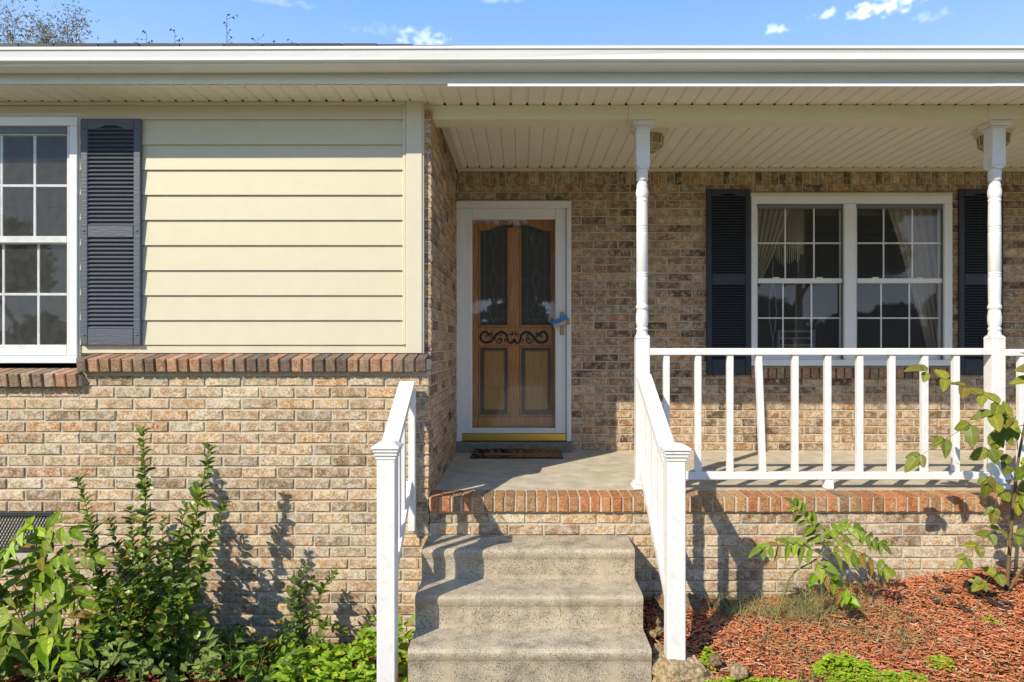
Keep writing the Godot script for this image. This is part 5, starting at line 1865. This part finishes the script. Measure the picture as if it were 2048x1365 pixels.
	for f in [
		[2036, 900, 2005, 815, 1848, 742, 6, 0.12, 0.098, 0.40, 0.30], [2046, 870, 1985, 830, 1836, 915, 5, 0.18, 0.098, 0.55, 0.25], [2040, 985, 1985, 885, 1975, 960, 4, 0.16, 0.100, 0.25, 0.35],
		[2050, 850, 2015, 860, 1995, 870, 3, 0.05, 0.085, 0.5, 0.4], [2060, 780, 2080, 720, 2140, 720, 6, 0.1, 0.1, 0.4, 0.2], [2050, 850, 2090, 820, 2150, 860, 6, 0.1, 0.1, 0.4, 0.2], [2022, 1060, 1985, 1065, 1930, 1118, 4, 0.12, 0.072, 0.25, 0.35], [2030, 1010, 2060, 985, 2110, 1010, 5, 0.10, 0.10, 0.4, 0.1],
		[2022, 1010, 2000, 985, 1990, 1020, 2, 0.10, 0.08, 0.2, 0.5], [2020, 1080, 2045, 1070, 2080, 1100, 3, 0.08, 0.08, 0.4, 0.3], [2014, 1150, 1990, 1150, 1965, 1165, 2, 0.10, 0.08, 0.2, 0.5]]:
		var dd: float = d - f[7]
		compound(p, [sp(f[0], f[1], d), sp(f[2], f[3], dd), sp(f[4], f[5], dd - 0.03)], f[6], f[8] * 1.04, f[8] * 0.64, f[9], OLIVE if rng.randf() < 0.8 else GREENS, true, f[10])
	for k in [[2040, 925], [2048, 950], [2030, 955], [2060, 930]]:
		leaf_at(p, sp(k[0], k[1], d - 0.08), Vector3(rnd(-1, 0.6), rnd(-0.2, 0.6), 0.4), Vector3(-0.2, 0.8, 0.5) + rv(0.3), 0.16, 0.085, pick(GREENS))
	t = thing("sapling", "tall olive-leaved sapling with a bare brown stem in front of the second porch post", "sapling", base)
	finish(p, t, M.leaf, 300)
	mulch_and_grass()

func mulch_and_grass() -> void:
	# red bark mulch
	var xfs := []
	var cols := []
	var mb := MB.new()
	var prof := PackedVector2Array([Vector2(-0.5, -0.5), Vector2(0.5, -0.35), Vector2(0.42, 0.5), Vector2(-0.38, 0.42)])
	mb.extrude(prof, Vector3.ZERO, Vector3.RIGHT, Vector3.UP, Vector3.BACK, -0.5, 0.5)
	var chip := mb.mesh()
	for i in 30000:
		var x := rnd(0.66, 3.7)
		var d := rnd(2.95, 3.995)
		if d < 3.22 and rng.randf() > smoothst(1.35, 2.1, x) + smoothst(3.1, 3.22, d) * 0.5:
			continue
		if x < 0.95 and d > 3.3 and rng.randf() < 0.35:
			continue
		var y := ground_y(x, -d) + rnd(0.0, 0.035) * rng.randf()
		var l := rnd(0.010, 0.036) * (1.0 if rng.randf() < 0.85 else 1.5)
		var b := Basis.from_euler(Vector3(rnd(-0.32, 0.32), rnd(0, TAU), rnd(-0.35, 0.35)))
		xfs.append(Transform3D(b * Basis.from_scale(Vector3(rnd(0.0025, 0.0075), rnd(0.0015, 0.0035), l)), Vector3(x, y, -d)))
		var k := rng.randf()
		var c := Color(0.50, 0.135, 0.050).lerp(Color(0.74, 0.31, 0.145), rng.randf())
		if k < 0.16:
			c = Color(0.27, 0.08, 0.04)
		elif k > 0.90:
			c = Color(0.66, 0.50, 0.33) * rnd(0.6, 1.05)
		cols.append(c)
	for i in 1200:     # thin scatter under the left shrubs
		var x := rnd(-3.0, -0.7)
		var d := rnd(3.3, 3.98)
		xfs.append(Transform3D(Basis.from_euler(Vector3(rnd(-0.4, 0.4), rnd(0, TAU), 0)) * Basis.from_scale(Vector3(0.007, 0.004, rnd(0.015, 0.05))), Vector3(x, ground_y(x, -d) + 0.01, -d)))
		cols.append(Color(0.40, 0.10, 0.05) * rnd(0.5, 1.1))
	stuff(tag(copies(self, "mulch", chip, M.chip, xfs, cols), "loose red bark mulch heaped against the porch wall", "mulch"))
	# flakes of dark bark
	for i in 13:
		mb = MB.new()
		mb.col = Color(0.055, 0.042, 0.034) * rnd(0.7, 1.4)
		var c := rnd(1850, 2048)
		var d := rnd(3.62, 3.93)
		var o := Vector3(sx(c, d), ground_y(sx(c, d), -d) + 0.018, -d)
		var tr := Transform3D(Basis.from_euler(Vector3(rnd(-0.5, 0.5), rnd(0, TAU), rnd(-0.3, 0.3))), o)
		var l := rnd(0.03, 0.085)
		var w := rnd(0.012, 0.03)
		mb.extrude(PackedVector2Array([Vector2(-w, -l), Vector2(w * 0.6, -l * 0.9), Vector2(w, l * 0.2), Vector2(w * 0.3, l), Vector2(-w * 0.8, l * 0.7)]), o, tr.basis.x, tr.basis.z, tr.basis.y, -0.004, 0.004)
		tag(add(self, "bark_flake", mb, M.bark), "flake of dark bark lying on the mulch under the tall sapling", "bark", "dark bark flakes on the mulch")
	# grass blades: lawn edge in front, dry tuft on the mulch
	mb = MB.new()
	for i in 3:
		var a := i / 3.0
		var b := (i + 1) / 3.0
		var wa := 0.5 * (1.0 - a * a)
		var wb := 0.5 * (1.0 - b * b)
		mb.quad(Vector3(-wa, a, -a * a * 0.5), Vector3(wa, a, -a * a * 0.5), Vector3(wb, b, -b * b * 0.5), Vector3(-wb, b, -b * b * 0.5), Vector3.BACK)
	var blade := mb.mesh()
	xfs = []
	cols = []
	for i in 16000:
		var x := rnd(-3.2, 3.4)
		var d := rnd(2.3, 3.33)
		var edge := 3.20 - 0.10 * smoothst(1.3, 2.4, x) + 0.03 * sin(x * 9.0)
		if d > edge and rng.randf() > exp(-(d - edge) * 28.0):
			continue
		if x > -0.56 and x < 0.62 and d > 3.24:
			continue
		var h := rnd(0.03, 0.075)
		var b := Basis.from_euler(Vector3(rnd(-0.7, 0.5), rnd(0, TAU), rnd(-0.5, 0.5)))
		xfs.append(Transform3D(b * Basis.from_scale(Vector3(rnd(0.002, 0.004), h, h)), Vector3(x, ground_y(x, -d), -d)))
		cols.append(Color(0.10, 0.16, 0.03).lerp(Color(0.22, 0.26, 0.07), rng.randf()) if rng.randf() < 0.85 else Color(0.36, 0.30, 0.15))
	stuff(tag(copies(self, "lawn_grass", blade, M.blade, xfs, cols), "short green lawn grass along the lower edge", "grass"))
	xfs = []
	cols = []
	var tufts := []
	for i in 46:
		var c := 1590.0 + rng.randfn(0.0, 85.0)
		tufts.append([c, 3.74 + rng.randfn(0.0, 0.08) - 0.0006 * (c - 1590.0), rnd(0.02, 0.07), rnd(0.05, 0.13)])
	for k in [[1480, 3.90], [1500, 3.93], [1460, 3.82], [1700, 3.52], [1760, 3.45], [1800, 3.40], [1820, 3.44], [1740, 3.9], [1690, 3.93], [1640, 3.35], [1560, 3.42]]:
		tufts.append([k[0], k[1], rnd(0.03, 0.06), rnd(0.06, 0.15)])
	for k in tufts:
		for i in 52:
			var d: float = minf(k[1] + rng.randfn(0.0, k[2]), 3.97)
			var x: float = sx(k[0], k[1]) + rng.randfn(0.0, k[2] * 1.5)
			var h: float = k[3] * rnd(0.4, 1.3)
			var b := Basis.from_euler(Vector3(rnd(-1.5, 1.5), rnd(0, TAU), rnd(-1.2, 1.2)))
			xfs.append(Transform3D(b * Basis.from_scale(Vector3(rnd(0.0014, 0.0030), h, h)), Vector3(x, ground_y(x, -d) + rnd(0.005, 0.03), -d)))
			cols.append(Color(0.17, 0.20, 0.06).lerp(Color(0.44, 0.38, 0.19), rng.randf()))
	for i in 300:      # loose straws
		var c := rnd(1420, 2000)
		var d := rnd(3.25, 3.85)
		var h := rnd(0.05, 0.22)
		xfs.append(Transform3D(Basis.from_euler(Vector3(1.5 + rnd(-0.12, 0.05), rnd(0, TAU), 0)) * Basis.from_scale(Vector3(0.0022, h, h * 0.3)), Vector3(sx(c, d), ground_y(sx(c, d), -d) + 0.03, -d)))
		cols.append(Color(0.50, 0.42, 0.24))
	stuff(tag(copies(self, "dry_grass", blade, M.blade, xfs, cols), "half dry grass tufts spreading over the mulch under the young sapling", "grass"))
	# clover and small weeds
	var clump := func(label: String, c: float, d: float, rx: float, rz: float, h: float, n: int, set_: Array) -> void:
		var p := new_plant("oval")
		for i in n:
			var a := rnd(0, TAU)
			var r := sqrt(rng.randf())
			var o := Vector3(sx(c, d) + cos(a) * r * rx, 0, -d + sin(a) * r * rz)
			o.y = ground_y(o.x, o.z) + h * (1.0 - r * r) * rnd(0.2, 1.0) * (0.75 + 0.5 * sin(o.x * 60.0) * sin(o.z * 47.0)) + 0.01
			for k in 3:
				var q := TAU * k / 3.0 + a
				leaf_at(p, o, Vector3(cos(q), 0.25, sin(q)), Vector3(-0.1, 1, 0.2) + rv(0.45), rnd(0.010, 0.018), rnd(0.009, 0.016), pick(set_) * Color(1.25, 1.2, 1.1))
		var t := thing("clover", label, "clover", Vector3(sx(c, d), ground_y(sx(c, d), -d), -d), "clover and chickweed tufts in the mulch")
		finish(p, t, M.leaf, 0)
	clump.call("largest round clump of bright clover at the front of the mulch", 1690, 3.22, 0.15, 0.11, 0.09, 420, BRIGHT)
	clump.call("small yellow-green weed between the concrete footing and the mulch", 1422, 3.36, 0.05, 0.06, 0.05, 60, BRIGHT)
	clump.call("low spread of clover in front of the concrete footing", 1490, 3.17, 0.24, 0.06, 0.04, 260, BRIGHT)
	clump.call("tiny weed alone in the mulch at the right edge", 1985, 3.50, 0.03, 0.03, 0.03, 16, BRIGHT)
	clump.call("small weed in the mulch nearest the lower right corner", 1880, 3.24, 0.06, 0.05, 0.03, 50, BRIGHT)
	clump.call("low clover strip at the foot of the picture right of the large clump", 1790, 3.16, 0.16, 0.04, 0.03, 130, BRIGHT)

# ---------------------------------------------------------------- trees
func limb(wood: MB, tips: Array, at: Vector3, dir: Vector3, len_: float, r: float, depth: int, spread: float) -> void:
	var bend := rv(0.16)
	var mid := at + dir * len_ * 0.5 + bend * len_ * 0.3
	var end := at + (dir + bend * 0.5).normalized() * len_
	wood.tube(PackedVector3Array([at, mid, end]), PackedFloat32Array([r, r * 0.85, r * 0.68]), 6 if depth > 1 else 4, depth == 0)
	if depth <= 2:
		tips.append([mid, dir])
		tips.append([end, dir])
	if depth == 0:
		return
	var n := 2 if depth > 3 else 3
	for i in n:
		var ax := dir.cross(Vector3(rnd(-1, 1), rnd(-1, 1), rnd(-1, 1))).normalized()
		var nd := (dir.rotated(ax, rnd(0.35, 1.0) * spread) + Vector3(0, 0.12, 0)).normalized()
		limb(wood, tips, (mid if i == 2 else end), nd, len_ * rnd(0.62, 0.82), r * 0.66, depth - 1, spread)

func tree(called: String, label: String, at: Vector3, h: float, group: String, per_tip: int, size: float, set_: Array, depth: int, spread: float, trunk := 0.32, thick := 0.022, loose := 0.035) -> Node3D:
	var t := thing(called, label, "tree", at, group)
	var wood := MB.new()
	wood.col = Color(0.085, 0.065, 0.05)
	var tips := []
	limb(wood, tips, at, Vector3.UP, h * trunk, h * thick, depth, spread)
	add(t, "trunk", wood, M.stem)
	var mb := MB.new()
	for s in 3:      # a spray of three leaves
		var a := TAU * s / 3.0
		var dir := Vector3(cos(a), 0.3, sin(a))
		var side := Vector3(-sin(a), 0.1, cos(a)) * 0.32
		mb.quad(Vector3.ZERO, dir * 0.5 + side, dir, dir * 0.5 - side, Vector3(0, 1, 0.2))
	var xfs := []
	var cols := []
	for q in tips:
		for k in per_tip:
			var s := size * rnd(0.6, 1.3)
			xfs.append(Transform3D(Basis.from_euler(Vector3(rnd(-1, 1), rnd(0, TAU), rnd(-1, 1))) * Basis.from_scale(Vector3(s, s, s)), q[0] + rv(h * loose)))
			cols.append(pick(set_))
	stuff(copies(t, "crown", mb.mesh(), M.blade, xfs, cols))
	return t

func far_trees() -> void:
	# seen over the roof
	const RUST := [[0.34, 0.25, 0.05], [0.25, 0.23, 0.05], [0.40, 0.27, 0.08], [0.17, 0.18, 0.04], [0.30, 0.16, 0.05]]
	rng.seed = 41
	tree("tree", "thin-leaved autumn tree rising behind the roof at upper left", Vector3(sx(70, 20.0), 0, -20.0), 9.3, "", 5, 0.054, RUST, 7, 0.5, 0.38, 0.0075)
	var tops := [[292, 62, "first slender tree top over the roof, just right of the autumn tree"], [349, 58, "leafy slender tree top over the roof, second from the autumn tree"], [453, 30, "tallest of the slender tree tops over the roof, nearly bare"], [515, 72, "short slender tree top right of the tallest one"], [549, 82, "tiny tree top just showing over the roof edge"], [591, 84, "last slender tree top to the right over the roof"]]
	for k in tops:
		var d := 21.0
		var top := sp(k[0], k[1], d)
		var o := Vector3(top.x + rnd(-0.2, 0.2), 0, -d)
		var t := thing("slender_tree", k[2], "tree", o)
		var wood := MB.new()
		wood.col = Color(0.10, 0.085, 0.07)
		wood.tube(curve3([o, o.lerp(top, 0.5) + Vector3(0.1, 0, 0), top], 14), tapered(15, 0.07, 0.004), 5)
		var spots := []
		for i in 9:
			var a := top.lerp(o, 0.012 + i * 0.012) 
			var e := a + Vector3(rnd(-0.3, 0.3), rnd(0.05, 0.25), rnd(-0.2, 0.2))
			wood.tube(PackedVector3Array([a, e]), PackedFloat32Array([0.006, 0.003]), 4)
			spots.append(e); spots.append(a.lerp(e, 0.6))
		add(t, "trunk", wood, M.stem)
		var p := new_plant("ovate")
		for s in spots:
			if rng.randf() < 0.7:
				leaf_at(p, s, Vector3(rnd(-1, 1), rnd(-1, 0.5), rnd(-1, 1)), rv(1), 0.09, 0.05, Color(0.07, 0.075, 0.03))
		finish(p, t, M.leaf_dull, 0, "stem", "crown")
	# across the street, behind the camera: mirrored in the panes
	const WOODS := [[0.045, 0.075, 0.02], [0.06, 0.095, 0.026], [0.08, 0.11, 0.03], [0.035, 0.06, 0.02]]
	var proto := tree("street_tree", "leafy green tree across the street, mirrored in the door and window glass", Vector3(-1.5, 0, 31), 11.0, "trees across the street", 40, 0.50, WOODS, 5, 1.15, 0.25, 0.018, 0.075)
	var hedge := thing("hedge", "long uneven hedge across the street under the mirrored trees", "hedge", Vector3(0, 0, 29.5))
	var hx := []
	var hc := []
	for i in 9000:
		var x := rnd(-44, 46)
		var top := 2.6 + 0.9 * sin(x * 0.9) * sin(x * 0.37) + 0.4 * sin(x * 2.3)
		var s := rnd(0.3, 0.75)
		hx.append(Transform3D(Basis.from_euler(rv(3.0)) * Basis.from_scale(Vector3(s, s, s)), Vector3(x, rnd(0.0, 1.0) * top, 29.5 + rnd(-0.9, 0.9))))
		hc.append(pick(WOODS))
	var hm := MB.new()
	for s in 3:
		var a := TAU * s / 3.0
		var dir := Vector3(cos(a), 0.3, sin(a))
		var side := Vector3(-sin(a), 0.1, cos(a)) * 0.32
		hm.quad(Vector3.ZERO, dir * 0.5 + side, dir, dir * 0.5 - side, Vector3(0, 1, 0.2))
	stuff(copies(hedge, "foliage", hm.mesh(), M.blade, hx, hc))
	for k in [[-5, 43, 1.25], [-1, 44, 1.2], [3.4, 43, 1.3], [8, 44, 1.3], [12.5, 43, 1.35], [17.5, 43, 1.5], [-10, 43, 1.3], [-15, 44, 1.3], [-20, 43, 1.1], [40, 44, 1.3], [-41, 43, 1.3], [-6.0, 33, 1.0], [2.4, 33, 1.15], [-3.8, 29, 0.45], [0.6, 29, 0.5], [5.5, 29, 0.5], [7.4, 34, 1.1], [-10.5, 31, 1.15], [-15.5, 34, 1.0], [-21, 32, 0.8], [12.0, 33, 1.2], [17.5, 33, 1.35], [21.6, 36, 0.42], [24.5, 35, 0.50], [29, 36, 0.6], [15, 29, 0.5], [11, 29, 0.5], [-26, 35, 0.5], [-33, 36, 1.1], [38, 36, 0.9], [20, 29, 0.4], [-8, 29, 0.5], [-13, 29, 0.5]]:
		var c := proto.duplicate() as Node3D
		c.name = numbered(self, "street_tree")
		add_child(c, true)
		c.position = Vector3(k[0], 0, k[1])
		c.rotation.y = k[0] * 1.7
		c.scale = Vector3(k[2], k[2], k[2])
